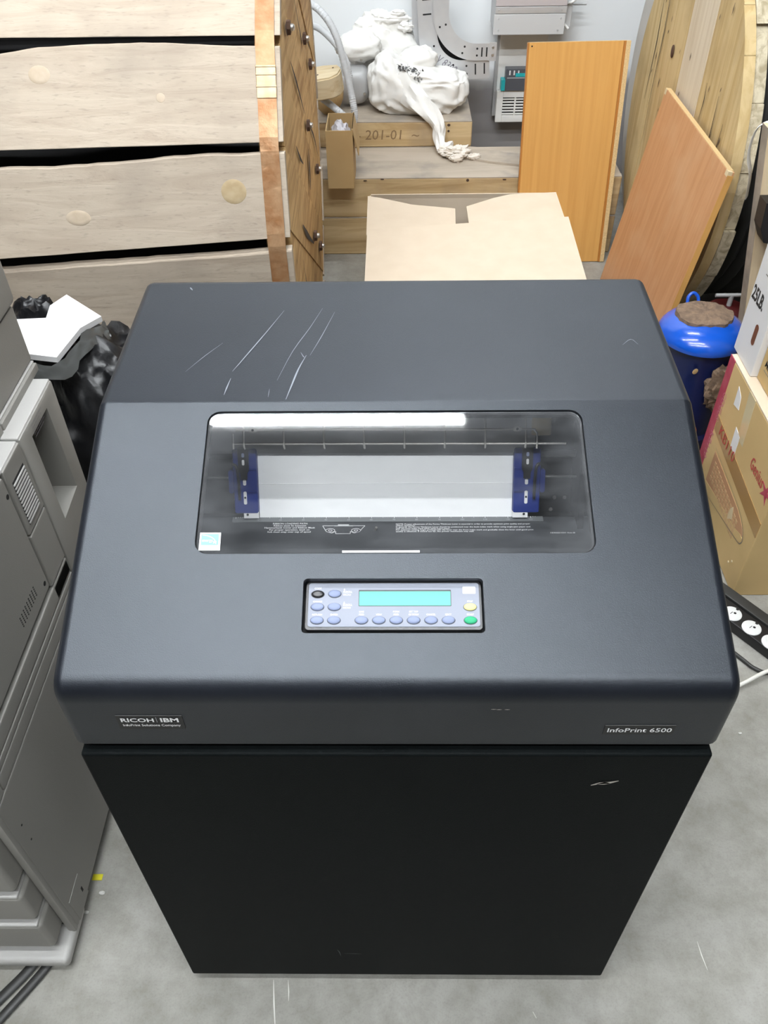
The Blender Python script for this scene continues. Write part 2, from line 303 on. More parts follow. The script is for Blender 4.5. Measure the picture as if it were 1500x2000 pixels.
MT = dict(
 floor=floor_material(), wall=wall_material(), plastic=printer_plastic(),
 panelblk=mat('charcoal_steel', (.0045, .0058, .006), .5, bump=.15, bscale=700, spec=.04),
 black=mat('black_plastic', (.008, .008, .009), .45), innerblk=mat('matte_black', (.006, .006, .007), .7),
 paper=mat('white_paper', (.92, .93, .93), .8), guide_dark=mat('badge_edge', (.12, .12, .12), .5), badge=mat('silver_badge_print', (.95, .95, .95), .5), white=mat('white_print', (.8, .8, .8), .6), dimwhite=mat('grey_print', (.42, .43, .44), .6),
 blue=mat('blue_plastic', (.012, .03, .2), .4), steel=mat('bright_steel', (.6, .6, .58), .28, 1.), wire=mat('zinc_wire', (.62, .6, .56), .4, .25),
 deck=mat('grey_deck', (.05, .053, .058), .5), guide=mat('grey_guide', (.6, .6, .6), .5),
 face=mat('control_face', (.3, .32, .38), .62, spec=.3), lcd=mat('lcd_green', (.16, .58, .42), .6, spec=.2), key=mat('key_blue_grey', (.24, .28, .42), .55, spec=.3),
 keyk=mat('key_black', (.015, .015, .017), .3), keyy=mat('key_yellow', (.72, .66, .3), .6, spec=.2), keyg=mat('key_green', (.03, .36, .17), .55, spec=.3),
 cyan=mat('cyan_print', (.2, .7, .62), .5), scuff=mat('scuff', (.23, .25, .28), .7), scuffw=mat('chalky_scuff', (.5, .47, .42), .8),
 cgrey=mat('copier_grey', (.29, .28, .255), .5, bump=.1, bscale=500), cdark=mat('copier_core', (.02, .02, .02), .6), clight=mat('copier_light', (.46, .45, .43), .45, bump=.1, bscale=500),
 weath=wood('weathered_pine', (.51, .43, .34), (.44, .36, .28), (.36, .30, .24), 0, gs=22, bump=.35, stain_amt=.7, along=2.6, fleck=.28),
 flange=wood('flange_pine', (.66, .44, .2), (.44, .26, .1), (.3, .16, .06), 1, gs=22, bump=.6, stain_amt=.55),
 drumy=wood('drum_pine', (.66, .5, .26), (.54, .38, .17), (.3, .2, .09), 2, gs=16, bump=.35, stain_amt=.5, along=.7),
 drumw=wood('drum_pine_pale', (.72, .62, .47), (.62, .51, .36), None, 2, gs=16, bump=.25, along=.7),
 drumrim=wood('drum_rim_pine', (.66, .58, .42), (.4, .33, .21), (.3, .25, .17), 1, gs=24, bump=.8),
 sleeper=wood('beam_pine', (.58, .43, .24), (.42, .29, .14), (.3, .22, .15), 0, gs=14, bump=.3, stain_amt=.7, along=1.2),
 dusty=wood('dusty_beam_top', (.48, .41, .33), (.4, .34, .27), (.2, .19, .18), 0, gs=8, bump=.25, stain_amt=.9),
 chunk=wood('fresh_pine', (.72, .6, .4), (.6, .46, .27), None, 0, gs=20, bump=.2),
 knot=mat('knot', (.5, .39, .24), .8, col2=(.43, .32, .18), scale=45), knotp=mat('pale_knot', (.55, .45, .34), .8, col2=(.49, .39, .28), scale=40),
 knotd=mat('dark_knot', (.07, .04, .025), .8), crack=mat('crack', (.03, .018, .01), .9),
 lam=wood('orange_laminate', (.64, .345, .105), (.58, .30, .085), None, 2, gs=24, rough=.38, bump=.0, along=.6),
 lam_edge=mat('chipboard_edge', (.7, .5, .25), .7, col2=(.55, .38, .18), scale=300), lam_dark=mat('orange_edge_band', (.42, .17, .035), .4),
 lam2=wood('cherry_laminate', (.6, .32, .16), (.53, .265, .12), (.64, .4, .23), 2, gs=30, rough=.4, bump=.0, along=2.),
 card=mat('cardboard', (.67, .56, .43), .8, col2=(.64, .53, .4), scale=14), card_in=mat('cardboard_inside', (.62, .5, .33), .85), card_k=mat('kraft_board', (.68, .48, .22), .75, col2=(.6, .42, .185), scale=5),
 card_c=mat('kraft_carton', (.52, .36, .17), .75, col2=(.46, .31, .14), scale=5), card_e=mat('kraft_edge', (.68, .55, .34), .8),
 rust=mat('rusty_strap', (.36, .16, .06), .5, .35, col2=(.5, .3, .16), scale=22, bump=.5, bscale=60), brass=mat('worn_strap', (.5, .37, .22), .4, .3, col2=(.4, .25, .13), scale=40),
 rustbolt=mat('rusty_bolt', (.09, .045, .025), .8), zinc=mat('zinc_bolt', (.6, .58, .55), .35, .9),
 galv=mat('galvanised', (.62, .63, .65), .42, .55, col2=(.7, .71, .72), scale=8), greymetal=mat('grey_painted_metal', (.56, .56, .56), .5), hole=mat('slot_dark', (.012, .012, .012), .8),
 vent=mat('white_plastic', (.78, .77, .74), .45), hose=mat('grey_conduit', (.52, .53, .54), .5), sack=mat('white_sack', (.8, .785, .75), .7, bump=.2, bscale=90), foamtail=mat('crumpled_film', (.76, .7, .62), .6),
 castmetal=mat('grey_casting', (.45, .45, .45), .5, .2), shard=mat('metal_shards', (.2, .2, .2), .3, .8), bag=mat('black_bag', (.005, .005, .006), .38, bump=.7, bscale=26), film=mat('plastic_film', (.085, .088, .085), .3), sheet=mat('white_foam_sheet', (.86, .86, .86), .6),
 tank=mat('blue_enamel', (.006, .085, .52), .22, coat=.4), tankd=mat('blue_enamel_shaded', (.003, .009, .06), .3), felt=mat('brown_felt', (.24, .16, .105), .95, col2=(.14, .095, .065), scale=60, bump=1., bscale=90), orange=mat('orange_cap', (.75, .18, .025), .4),  # lower blue enamel darkened to carry the shade below the dome
 red=mat('dark_red', (.06, .005, .005), .4), redprint=mat('red_print', (.5, .07, .06), .7), redband=mat('red_band', (.42, .035, .075), .5, col2=(.5, .09, .13), scale=18), pinkprint=mat('pink_print', (.52, .29, .15), .7), tape=mat('brown_tape', (.42, .25, .09), .25),
 tapec=mat('clear_tape', (.6, .5, .3), .2), boxwhite=mat('white_carton', (.76, .76, .77), .6), ink=mat('black_ink', (.012, .012, .012), .6), inkg=mat('grey_ink', (.22, .2, .17), .7), pencil=mat('pencil', (.2, .19, .22), .7), pencilw=mat('marker_on_wood', (.22, .14, .07), .8),
 teal=mat('teal_print', (.02, .42, .45), .4), darkbox=mat('dark_box_print', (.09, .095, .11), .35), yellow=mat('yellow_tag', (.75, .68, .02), .5), socket=mat('socket_white', (.78, .78, .77), .35), cable=mat('dark_cable', (.03, .03, .028), .5), wcable=mat('white_cable', (.8, .78, .72), .5),
 housing=mat('lamp_housing', (.7, .7, .7), .5), post=wood('post_pine', (.76, .61, .4), (.64, .48, .29), None, 2, gs=12, bump=.2),
 glass=thin_glass('window_glass', .02, rim=.09), crumb=mat('plaster_crumb', (.7, .69, .65), .8), rulergrey=mat('ruler_grey', (.16, .17, .175), .45), cream=mat('cream_plate', (.62, .5, .3), .6), groove=mat('joint_shadow', (.02, .02, .02), .8), star=emit('fluorescent_tube', (.93, .97, 1), TUBE_POWER),
)

# ------------------------------------------------------------------ setting
def build_setting():
    fl = box('floor', (-6, -5, -.1), (6, 3.75, 0), MT['floor']); fl['kind'] = 'structure'
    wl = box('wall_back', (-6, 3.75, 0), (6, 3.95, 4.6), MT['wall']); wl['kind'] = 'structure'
build_setting()

def lamp(x, y, z, ln, label):
    t = thing('ceiling_lamp', label, 'lamp', (x, y, z), group='tube lamps overhead')
    box('housing', (x-ln/2-.03, y-.045, z+.02), (x+ln/2+.03, y+.045, z+.07), MT['housing'], t, .004)
    tube('tube', [(x-ln/2, y, z), (x+ln/2, y, z)], .02, MT['star'], t, 12)
    for s in (-1, 1): box('socket', (x+s*(ln/2+.012)-.014, y-.022, z-.022), (x+s*(ln/2+.012)+.014, y+.022, z+.025), MT['housing'], t, .003)
    for s in (-1, 1): tube('hanger', [(x+s*ln*.35, y, z+.07), (x+s*ln*.35, y, z+.55)], .004, MT['wire'], t, 6)
lamp(-.285, .79, 4.0, 1.23, 'bare tube lamp hung straight above the dark printer')
lamp(-1.65, .79, 4.0, 1.23, 'bare tube lamp hung above the left cable drum')
lamp(-1.0, -.35, 4.0, 1.23, 'added tube lamp above the viewer, over the copier side')  # row over the viewer added out of view for sheen on the hood slope
lamp(.35, -.35, 4.0, 1.23, 'added tube lamp above the viewer, over the carton side')
lamp(-.35, -1.45, 4.0, 1.23, 'added tube lamp behind the viewer, on the aisle line')  # row behind the viewer added out of view as front fill
lamp(-1.75, -1.45, 4.0, 1.23, 'added tube lamp behind the viewer, left of the aisle')
lamp(1.0, -1.45, 4.0, 1.23, 'added tube lamp behind the viewer, right of the aisle')
lamp(.5, 2.4, 4.0, 1.23, 'bare tube lamp hung nearest to the white wall')

# ------------------------------------------------------------------ line printer
P0 = V((0, .0055, .921)); SU = V((0, .928, .3726)); SN = V((0, -.3726, .928)); XD = V((1, 0, 0))
def SL(x, s, o=0): return P0 + XD*x + SU*s + SN*o
SLM = frame(P0, XD, SU)
PU = V((0, .5026, .8645)); PN = V((0, -.8645, .5026)); PC = V((0, .365, .846))
PPM = frame(PC, XD, PU)
def PP(x, t, o=0): return PC + XD*x + PU*t + PN*o
def convex_profile(corners, off, seg=5):
    """corners [(y,z,r)] counter-clockwise -> rounded outline moved inwards by off"""
    n = len(corners); L = []
    for i in range(n):
        a = V(corners[i][:2]); b = V(corners[(i+1) % n][:2]); d = (b-a).normalized(); nn = V((-d.y, d.x)); L.append((a+nn*off, d))
    out = []
    for i in range(n):
        (p, d), (q, e) = L[i-1], L[i]
        det = d.x*e.y-d.y*e.x; w_ = q-p; t = (w_.x*e.y-w_.y*e.x)/det; c = p+d*t
        r = max(corners[i][2]-off, .0008); ang = math.acos(max(-1, min(1, d.dot(e)))); k = r*math.tan(ang/2)
        a0 = c-d*k; ctr = a0+V((-d.y, d.x))*r
        for j in range(seg+1):
            th = ang*j/seg; v = -V((-d.y, d.x))*r; cs, sn = math.cos(th), math.sin(th)
            out.append(ctr+V((v.x*cs-v.y*sn, v.x*sn+v.y*cs)))
    return out
def profile_solid(bm, corners, half, off0=0, r=.016, nseg=4):
    st = []
    for j in range(nseg+1):
        a = math.pi/2*j/nseg; st.append((half-r*(1-math.sin(a)), r*(1-math.cos(a)))) if False else st.append((half-r+r*math.cos(a), r*(1-math.sin(a)) if True else 0))
    # from the outermost ring (inset r) to the full section
    st = [(half-r+r*math.sin(math.pi/2*(1-j/nseg)), r*(1-math.cos(math.pi/2*(1-j/nseg)))) for j in range(nseg+1)]
    seq = [(-x, o) for x, o in st]+[(x, o) for x, o in st[::-1]]
    rings = []
    for x, o in seq: rings.append([bm.verts.new((x, p.x, p.y)) for p in convex_profile(corners, off0+o)])
    n = len(rings[0])
    for a, b in zip(rings, rings[1:]):
        for k in range(n): bm.faces.new((a[k], a[(k+1) % n], b[(k+1) % n], b[k]))
    bm.faces.new(rings[0][::-1]); bm.faces.new(rings[-1])
def build_printer():
    T = thing('line_printer', 'large charcoal line printer with sloped window hood, standing in the middle', 'printer', (0, .32, 0))
    # cabinet
    box('cabinet', (-.362, .022, .03), (.362, .635, .80), MT['panelblk'], T, .004)
    fp = box('front_panel', (-.372, 0, .03), (.372, .02, .801), MT['panelblk'], T, .004, 3)
    box('plinth', (-.33, .05, 0), (.33, .6, .03), MT['innerblk'], T)
    # hood
    HC = [(.0055, .813, .004), (.6525, .813, .004), (.6525, 1.07, .022), (.3467, 1.058, .012), (.0055, .921, .032)]
    bm = bmesh.new(); profile_solid(bm, HC, .377, 0, .014); hood = obj('hood', bm, MT['plastic'], T)
    cuts = []
    bm = bmesh.new(); HI = [(.0205, .78, .004), (.6375, .78, .004), (.6375, 1.056, .012), (.349, 1.043, .004), (.0205, .911, .018)]
    profile_solid(bm, HI, .363, 0, .006, 2); cuts.append(obj('cut', bm, None))
    cuts.append(prism('cut', rrect(-.2335, .161, .2345, .3535, .016), -.06, .05, None, M=SLM))
    cuts.append(prism('cut', rrect(-.104, .066, .101, .1305, .005, 4), -.06, .05, None, M=SLM))
    booled(hood, cuts); hood.data.shade_smooth(); hood.data.set_sharp_from_angle(angle=math.radians(28))
    md = hood.modifiers.new('normals', 'WEIGHTED_NORMAL'); md.keep_sharp = True; md.weight = 100
    # window
    g = prism('window', rrect(-.2318, .1625, .2328, .3518, .0145), -.005, -.002, MT['glass'], T, M=SLM)
    bm = bmesh.new(); o_ = rrect(-.2345, .160, .2355, .3545, .017); i_ = rrect(-.2305, .164, .2315, .3505, .0135)
    n = len(o_); va = [bm.verts.new(SLM @ V((p[0], p[1], -.0145))) for p in o_]; vb = [bm.verts.new(SLM @ V((p[0], p[1], -.0145))) for p in i_]
    vc = [bm.verts.new(SLM @ V((p[0], p[1], -.0065))) for p in o_]; vd = [bm.verts.new(SLM @ V((p[0], p[1], -.0065))) for p in i_]
    for k in range(n):
        j = (k+1) % n
        bm.faces.new((va[k], va[j], vb[j], vb[k])); bm.faces.new((vc[k], vd[k], vd[j], vc[j])); bm.faces.new((vb[k], vb[j], vd[j], vd[k])); bm.faces.new((va[k], vc[k], vc[j], va[j]))
    obj('gasket', bm, MT['innerblk'], T)
    st = prism('energy_sticker', [(-.2285, .166), (-.2035, .166), (-.204, .1885), (-.2285, .1885)], -.002, -.0014, MT['paper'], T, M=SLM)
    st['label'] = 'small white and turquoise energy sticker'
    prism('sticker_print', rrect(-.2265, .1725, -.206, .1867, .001, 2), -.0014, -.0012, MT['cyan'], st, M=SLM)
    bm = bmesh.new()
    arc = [V((-.2255+.0165*math.sin(a), .1735+.0112*math.cos(a)*1.0, 0)) for a in [math.radians(x) for x in range(0, 91, 10)]]
    for a, b in zip(arc, arc[1:]):
        quad(bm, [SL(p.x, p.y, -.0011) for p in (a, b, b*1.0+V((.0006, .0008, 0)), a+V((.0006, .0008, 0)))])
    sp = []
    for k in range(10):
        a = math.pi/2+k*math.pi/5; r = .0028 if k % 2 == 0 else .0011; sp.append((-.2105+r*math.cos(a), .1765+r*math.sin(a)))
    poly_prism(bm, sp, -.0012, -.0010, SLM); obj('star_mark', bm, MT['white'], st)
    lettering('script', 'energy', SL(-.2255, .1768, -.0011), XD, SU, .0038, MT['white'], st, width=.0125, lift=0)
    lettering('small_print', 'ENERGY STAR', SL(-.2255, .1682, -.0013), XD, SU, .0021, MT['cyan'], st, width=.018, lift=0)
    box('edge_label', (-.0607, .1628, -.002), (.0295, .1654, -.0014), MT['white'], T, M=SLM)
    # inside the hood
    dk = box('ribbon_deck', (-.355, .06, .828), (.355, .3625, .838), MT['deck'], T)
    pl = box('ruler', (-.2364, .3525, .8382), (.2152, .3625, .8396), MT['rulergrey'], dk)
    bm = bmesh.new()
    for i in range(133):
        x = -.232+i*.00254*1.3; 
        if x > .213: break
        h = .0032 if i % 10 == 0 else (.0024 if i % 5 == 0 else .0015)
        quad(bm, [(x, .3622, .84), (x+.0008, .3622, .84), (x+.0008, .3622-h, .84), (x, .3622-h, .84)])
    obj('ruler_ticks', bm, MT['white'], dk)
    YD = V((0, 1, 0))
    for i in range(1, 14):
        lettering('ruler_number', str(i*10), (-.232+i*.033, .3545, .8397), XD, YD, .0028, MT['dimwhite'], dk, 'CENTER')
    for k, (s, wd) in enumerate((('RIBBON LOADING PATH', .05), ('Ribbon must lie between', .047), ('Hammerbank Cover and Ribbon Mask', .073), ('For proper operation, latch on', .058), ('hub must snap over top of spool', .062))):
        lettering('deck_lettering', s, (-.1515, .3482-k*.0042, .838), XD, YD, .0031, MT['white'], dk, 'CENTER', width=wd, bold=.012)
    for k, (s, wd) in enumerate((('NOTE: Proper adjustment of the Forms Thickness Lever is essential in order to provide optimum print quality and proper', .1935), ('ribbon operation.', .028), ('In general, the Forms Thickness Lever should be positioned near the back index mark when using single-part paper and', .193), ('near the front index mark when using 6-part paper.', .078), ('For optimum setting, begin printing with the lever near the front index mark and gradually close the lever until good print', .197), ('quality is obtained. If closed too far, the printer mechanism may stall.', .112))):
        lettering('deck_lettering', s, (.0017, .3470-k*.0030, .838), XD, YD, .0024, MT['white'], dk, width=wd, bold=.012)
    lettering('deck_lettering', '153025-001 Rev.B', (.2215, .3285, .838), XD, YD, .0024, MT['white'], dk, width=.035, bold=.012)
    # ribbon path diagram
    def line(pts, wd=.0007, nm='diagram_line', m='white'):
        bm = bmesh.new()
        for a, b in zip(pts, pts[1:]):
            a = V((a[0], a[1], .8385)); b = V((b[0], b[1], .8385)); d = (b-a).normalized(); s = V((-d.y, d.x, 0))*wd/2; quad(bm, [a+s, b+s, b-s, a-s])
        obj(nm, bm, MT[m], dk)
    line([(-.104, .345), (-.0428, .345), (-.047, .339), (-.050, .333), (-.058, .330), (-.0635, .3335), (-.0635, .329), (-.0845, .329), (-.0845, .3335), (-.090, .330), (-.098, .333), (-.101, .339), (-.104, .345)])
    for cx in (-.0925, -.0555):
        for r in (.0055, .0022):
            line([(cx+r*1.2*math.cos(a*math.pi/8), .3355+r*.7*math.sin(a*math.pi/8)) for a in range(17)])
    line([(-.087, .3448), (-.060, .3448)], .0022, m='dimwhite'); line([(-.082, .3467), (-.066, .3467)], .0016)
    # paper web and its folded seam
    bm = bmesh.new()
    pr = [(-.007, 0), (.0425, .0), (.043, .0009), (.0437, 0), (.0915, 0), (.115, -.004), (.14, -.012)]
    a = [(bm.verts.new(PP(-.1968, t, o)), bm.verts.new(PP(.1717, t, o))) for t, o in pr]; b = [(bm.verts.new(PP(-.1968, t, o-.001)), bm.verts.new(PP(.1717, t, o-.001))) for t, o in pr]
    for k in range(len(pr)-1):
        bm.faces.new((a[k][0], a[k][1], a[k+1][1], a[k+1][0])); bm.faces.new((b[k][1], b[k][0], b[k+1][0], b[k+1][1]))
        for s in (0, 1): bm.faces.new((a[k][s], a[k+1][s], b[k+1][s], b[k][s]))
    bm.faces.new((a[0][0], b[0][0], b[0][1], a[0][1])); bm.faces.new((a[-1][0], a[-1][1], b[-1][1], b[-1][0]))
    obj('paper_web', bm, MT['paper'], T)['label'] = 'white continuous paper between the blue tractors'
    box('guide_panel', (-.285, .088, .0035), (.20, .155, .0055), MT['guide'], T, M=PPM)
    box('paper_bar', (-.36, -.03, -.03), (.36, -.008, -.006), MT['innerblk'], T, M=PPM)
    box('back_plate', (-.36, -.03, -.045), (.36, .2, -.035), MT['innerblk'], T, M=PPM)
    # tractors
    for sgn, x0, x1 in ((-1, -.2315, -.1965), (1, .170, .2085)):
        tr = box('tractor', (min(x0, x1), .0005, -.012), (max(x0, x1), .0955, .009), MT['blue'], T, .003, 2, PPM)
        tr['label'] = 'blue paper tractor with white slots'
        xi = x1 if sgn < 0 else x0; e = -sgn
        lx0, lx1 = sorted((xi-e*.0005, xi-e*.0135))
        for tb in (.0335, .066): box('rib', (lx0, tb-.0015, .009), (lx1, tb+.0015, .0112), MT['blue'], tr, .0006, 1, PPM)
        cx = xi-e*.0185
        prism('lever', [(cx-.0075, .096), (cx-.0075, .066), (cx-.005, .061), (cx-.0045, .052), (cx+.0045, .052), (cx+.005, .061), (cx+.0075, .066), (cx+.0075, .096)], .009, .0135, MT['keyk'], tr, M=PPM)
        for nm, u0, u1 in (('slot', .0425, .051), ('slot', .0145, .0335)): prism(nm, rrect(cx-.0023, u0, cx+.0023, u1, .0018, 3), .0088, .0094, MT['white'], tr, M=PPM)
        prism('slot', rrect(cx-.0018, .0725, cx+.0018, .0805, .0015, 3), .0135, .0139, MT['white'], tr, M=PPM)
        prism('slot', rrect(cx-.002, .084, cx+.002, .09, .0015, 3), .0135, .0139, MT['key'], tr, M=PPM)
        disc('screw', .0016, .0008, PPM @ Matrix.Translation((cx, .0245, .0094)), MT['keyk'], tr, 10)
        fx0, fx1 = sorted((xi-e*.0005, xi-e*.022)); ft = prism('foot_plate', [(fx0, -.0065), (fx1, -.0065), (fx1, .0035), (fx0, .0035)], .004, .0075, MT['steel'] if False else MT['white'], tr, M=PPM)
        disc('screw', .0018, .0006, PPM @ Matrix.Translation((xi-e*.0165, -.0012, .0075)), MT['keyk'], tr, 10)
        ox = x0 if sgn < 0 else x1
        kx0, kx1 = sorted((ox, ox+sgn*.007)); prism('clamp', rrect(kx0, .030, kx1, .064, .003, 3), -.006, .006, MT['blue'], tr, M=PPM)
        tube('clamp_lever', smoothpath([PP(ox-sgn*.009, .022, .012), PP(ox-sgn*.009, .05, .014), PP(ox-sgn*.007, .070, .014), PP(ox-sgn*.001, .074, .012)], 6), .0021, MT['keyk'], tr, 8)
    tube('shaft', [PP(-.345, .0515, -.004), PP(.345, .0515, -.004)], .0022, MT['steel'], T, 12)
    tube('square_shaft', [PP(-.345, .083, -.016), PP(.345, .083, -.016)], .0055, MT['castmetal'], T, 8)
    # wire rack over the paper
    wr = obj('wire_rack', (lambda b: (sweep(b, [PP(-.2235, .1078, .04), PP(.236, .1062, .04)], .0016, 8), b)[1])(bmesh.new()), MT['wire'], T, smooth=60)
    tube('wire', smoothpath([PP(-.218, .127, .043), PP(-.1, .1275, .043), PP(.1, .1265, .043), PP(.183, .1265, .043), PP(.192, .1245, .043), PP(.1955, .118, .043), PP(.1955, .1, .043)], 6), .0014, MT['wire'], wr)
    tube('wire', [PP(-.222, .1005, .043), PP(-.222, .122, .043)], .0014, MT['wire'], wr)
    for k in range(8):
        x = -.2075+k*.0554
        tube('wire', smoothpath([PP(x, .172, .028), PP(x, .15, .034), PP(x, .125, .0415), PP(x, .107, .043), PP(x+.0003, .1005, .038)], 4), .0014, MT['wire'], wr)
    for x in (-.194, .168): 
        e_ = disc('loop', .0045, .001, PPM @ Matrix.Translation((x, .127, .0435)), MT['wire'], wr, 16, 1.5, .85)
        disc('loop_hole', .0018, .0004, PPM @ Matrix.Translation((x, .127, .0446)), MT['keyk'], wr, 12)
    box('cream_plate', (.193, .112, .0), (.222, .138, .006), MT['cream'], T, .002, 2, PPM)
    for x, t in ((.2375, .014), (.2525, .014), (.2325, -.004)): disc('frame_screw', .003, .002, PPM @ Matrix.Translation((x, t, -.034)), MT['zinc'], T, 12)
    box('side_frame', (.262, -.03, -.034), (.27, .15, .02), MT['black'], T, 0, 2, PPM)
    tube('deck_pin', [(-.028, .3365, .838), (-.026, .335, .845)], .0018, MT['zinc'], T)
    # control panel
    cp = prism('control_panel', rrect(-.1015, .0735, .0995, .1303, .004, 4), -.024, -.0125, MT['keyk'], T, M=SLM)
    prism('face_plate', rrect(-.0985, .0768, .0968, .1288, .003, 4), -.0125, -.0115, MT['face'], cp, M=SLM)
    box('recess_floor', (-.112, .055, -.034), (.11, .14, -.024), MT['innerblk'], T, M=SLM)
    prism('lcd_frame', rrect(-.0410, .1010, .0648, .1206, .0006, 2), -.0115, -.0112, MT['deck'], cp, M=SLM)
    prism('lcd', rrect(-.0403, .1016, .0641, .1186, .0004, 2), -.0112, -.0109, MT['lcd'], cp, M=SLM)['label'] = 'green display strip'
    prism('label_tag', rrect(.0782, .1157, .0930, .1243, .001, 2), -.0115, -.0112, MT['white'], cp, M=SLM)
    def key(x, s, m):
        bm = bmesh.new(); lathe(bm, [(.0079, 0), (.0079, .0003)], 24, SLM @ Matrix.Translation((x, s, -.0115)) @ Matrix.Diagonal((1, .62, 1, 1))); k0 = obj('key_rim', bm, MT['deck'], cp)
        bm = bmesh.new(); lathe(bm, [(.0073, 0), (.0073, .0008), (.0064, .0016), (.0040, .0021), (0, .0023)], 24, SLM @ Matrix.Translation((x, s+.0001, -.0114)) @ Matrix.Diagonal((1, .62, 1, 1))); obj('button', bm, m, cp, smooth=60)
    key(-.088, .1153, MT['keyk']); key(-.0686, .1158, MT['key'])
    for x in (-.088, -.0687):
        for s in (.1, .0842): key(x, s, MT['key'])
    for k in range(6): key(-.0375+k*.01972, .0842, MT['key'])
    key(.0861, .0997, MT['keyy']); key(.086, .084, MT['keyg'])
    def lb(s, x, y, wd=None, al='CENTER'): lettering('key_lettering', s, SL(x, y, -.0115), XD, SU, .0019, MT['white'], cp, al, width=wd, bold=.02, lift=.0002)
    lb('CODE', -.088, .1215, .008); lb('CHANGE', -.088, .1057, .0105); lb('RETURN', -.088, .0901, .0112); lb('ENTER', -.0687, .0901, .0085)
    for s0 in (.1213, .1057):
        lb('SCROLL', -.0590, s0-.0038, .0105, 'LEFT'); lb('MICRO', -.0590, s0-.0075, .009, 'LEFT')
        up = s0 > .11; bm = bmesh.new(); x = -.0575; y = s0-.0006; d = 1 if up else -1
        pts = [(x-.0004, y-.0013*d), (x+.0004, y-.0013*d), (x+.0004, y+.0002*d), (x+.0011, y+.0002*d), (x, y+.0016*d), (x-.0011, y+.0002*d), (x-.0004, y+.0002*d)]
        poly_prism(bm, pts, -.0115, -.0113, SLM); obj('arrow_mark', bm, MT['white'], cp)
        prism('rule_mark', rrect(-.059, s0-.00455, -.0485, s0-.0043, .0001, 1), -.0115, -.0113, MT['white'], cp, M=SLM)
    for k, (a, b_) in enumerate((('LINE', 'FEED'), ('', 'VIEW'), ('FORM', 'FEED'), ('SET TOP', 'OF FORM'), ('', 'CANCEL'), ('', 'EJECT'))):
        x = -.0375+k*.01972; lb(b_, x, .0901)
        if a: lb(a, x, .0935)
    lb('STOP', .0861, .1057); lb('START', .086, .0901)
    # badges
    FY = .0055; ZD = V((0, 0, 1))
    b1 = box('nameplate', (-.3135, FY-.0006, .8495), (-.2385, FY+.001, .8765), MT['black'], T)
    lettering('badge_lettering', 'RICOH', (-.3095, FY-.0008, .8648), XD, ZD, .0072, MT['badge'], b1, bold=.025, width=.0375)
    box('badge_rule', (-.2685, FY-.0012, .8640), (-.2680, FY-.0008, .8738), MT['dimwhite'], b1)
    lettering('badge_lettering', 'IBM', (-.2645, FY-.0008, .8648), XD, ZD, .0078, MT['badge'], b1, bold=.03, width=.0205)
    bm = bmesh.new()
    lettering('badge_lettering', 'InfoPrint Solutions Company', (-.3085, FY-.0008, .8562), XD, ZD, .0043, MT['badge'], b1, width=.0655, bold=.012); bm.free()
    b2 = box('nameplate', (.237, FY-.0006, .8385), (.3165, FY+.001, .8572), MT['black'], T)
    lettering('badge_lettering', 'InfoPrint 6500', (.2402, FY-.0008, .8442), XD, ZD, .0082, MT['badge'], b2, width=.0725, bold=.012)
    for b_, x0, x1, z in ((b1, -.3135, -.2385, .8765), (b2, .237, .3165, .8572)): box('edge_line', (x0, FY-.0007, z), (x1, FY-.0003, z+.0003), MT['guide_dark'], b_)
    # scuffs on the top, the corner and the front panel
    def tp(x, y): return V((x, y, 1.058+(y-.3467)*.0392))
    TN = V((0, -.0392, 1))
    for pts, wd in ((((-.158, .555), (-.178, .50), (-.203, .435), (-.213, .41)), .0016), (((-.213, .395), (-.2155, .375), (-.217, .36)), .0018), (((-.103, .56), (-.118, .51), (-.137, .455), (-.152, .39)), .0010),
                    (((-.085, .55), (-.1, .49), (-.113, .445)), .0010), (((-.118, .445), (-.126, .415), (-.132, .38), (-.137, .35)), .0024), (((-.126, .452), (-.122, .443), (-.12, .44)), .0012),
                    (((-.235, .475), (-.255, .445), (-.275, .41)), .0009), (((.31, .465), (.3235, .478), (.331, .466)), .0010), (((-.16, .372), (-.16, .355)), .0008), (((-.305, .62), (-.30, .612)), .003)):
        P = smoothpath([tp(*p) for p in pts], 3); streak('scratch', P, wd, TN, MT['scuff'], T, .0006)
    for pts, wd in ((((.240, .731), (.250, .736), (.262, .7375), (.272, .742)), .006), (((.247, .7335), (.256, .736), (.262, .736)), .0065)):
        streak('scuff_mark', [(x, -.0003, z) for x, z in pts], wd, (0, -1, 0), MT['scuffw'], T, .0003)
    for pts in (((-.101, .16), (-.098, .15), (-.096, .13)), ((-.09, .142), (-.07, .141), (-.06, .14))):
        streak('scuff_mark', [(x, -.0003, z) for x, z in pts], .0016, (0, -1, 0), MT['deck'], T, .0003)
    for x, z in ((.106, .8895), (.112, .889), (.121, .889)): streak('scuff_mark', [(x, FY-.0002, z), (x+.003, FY-.0002, z), (x+.006, FY-.0002, z)], .0012, (0, -1, 0), MT['scuffw'], T, .0003)
build_printer()

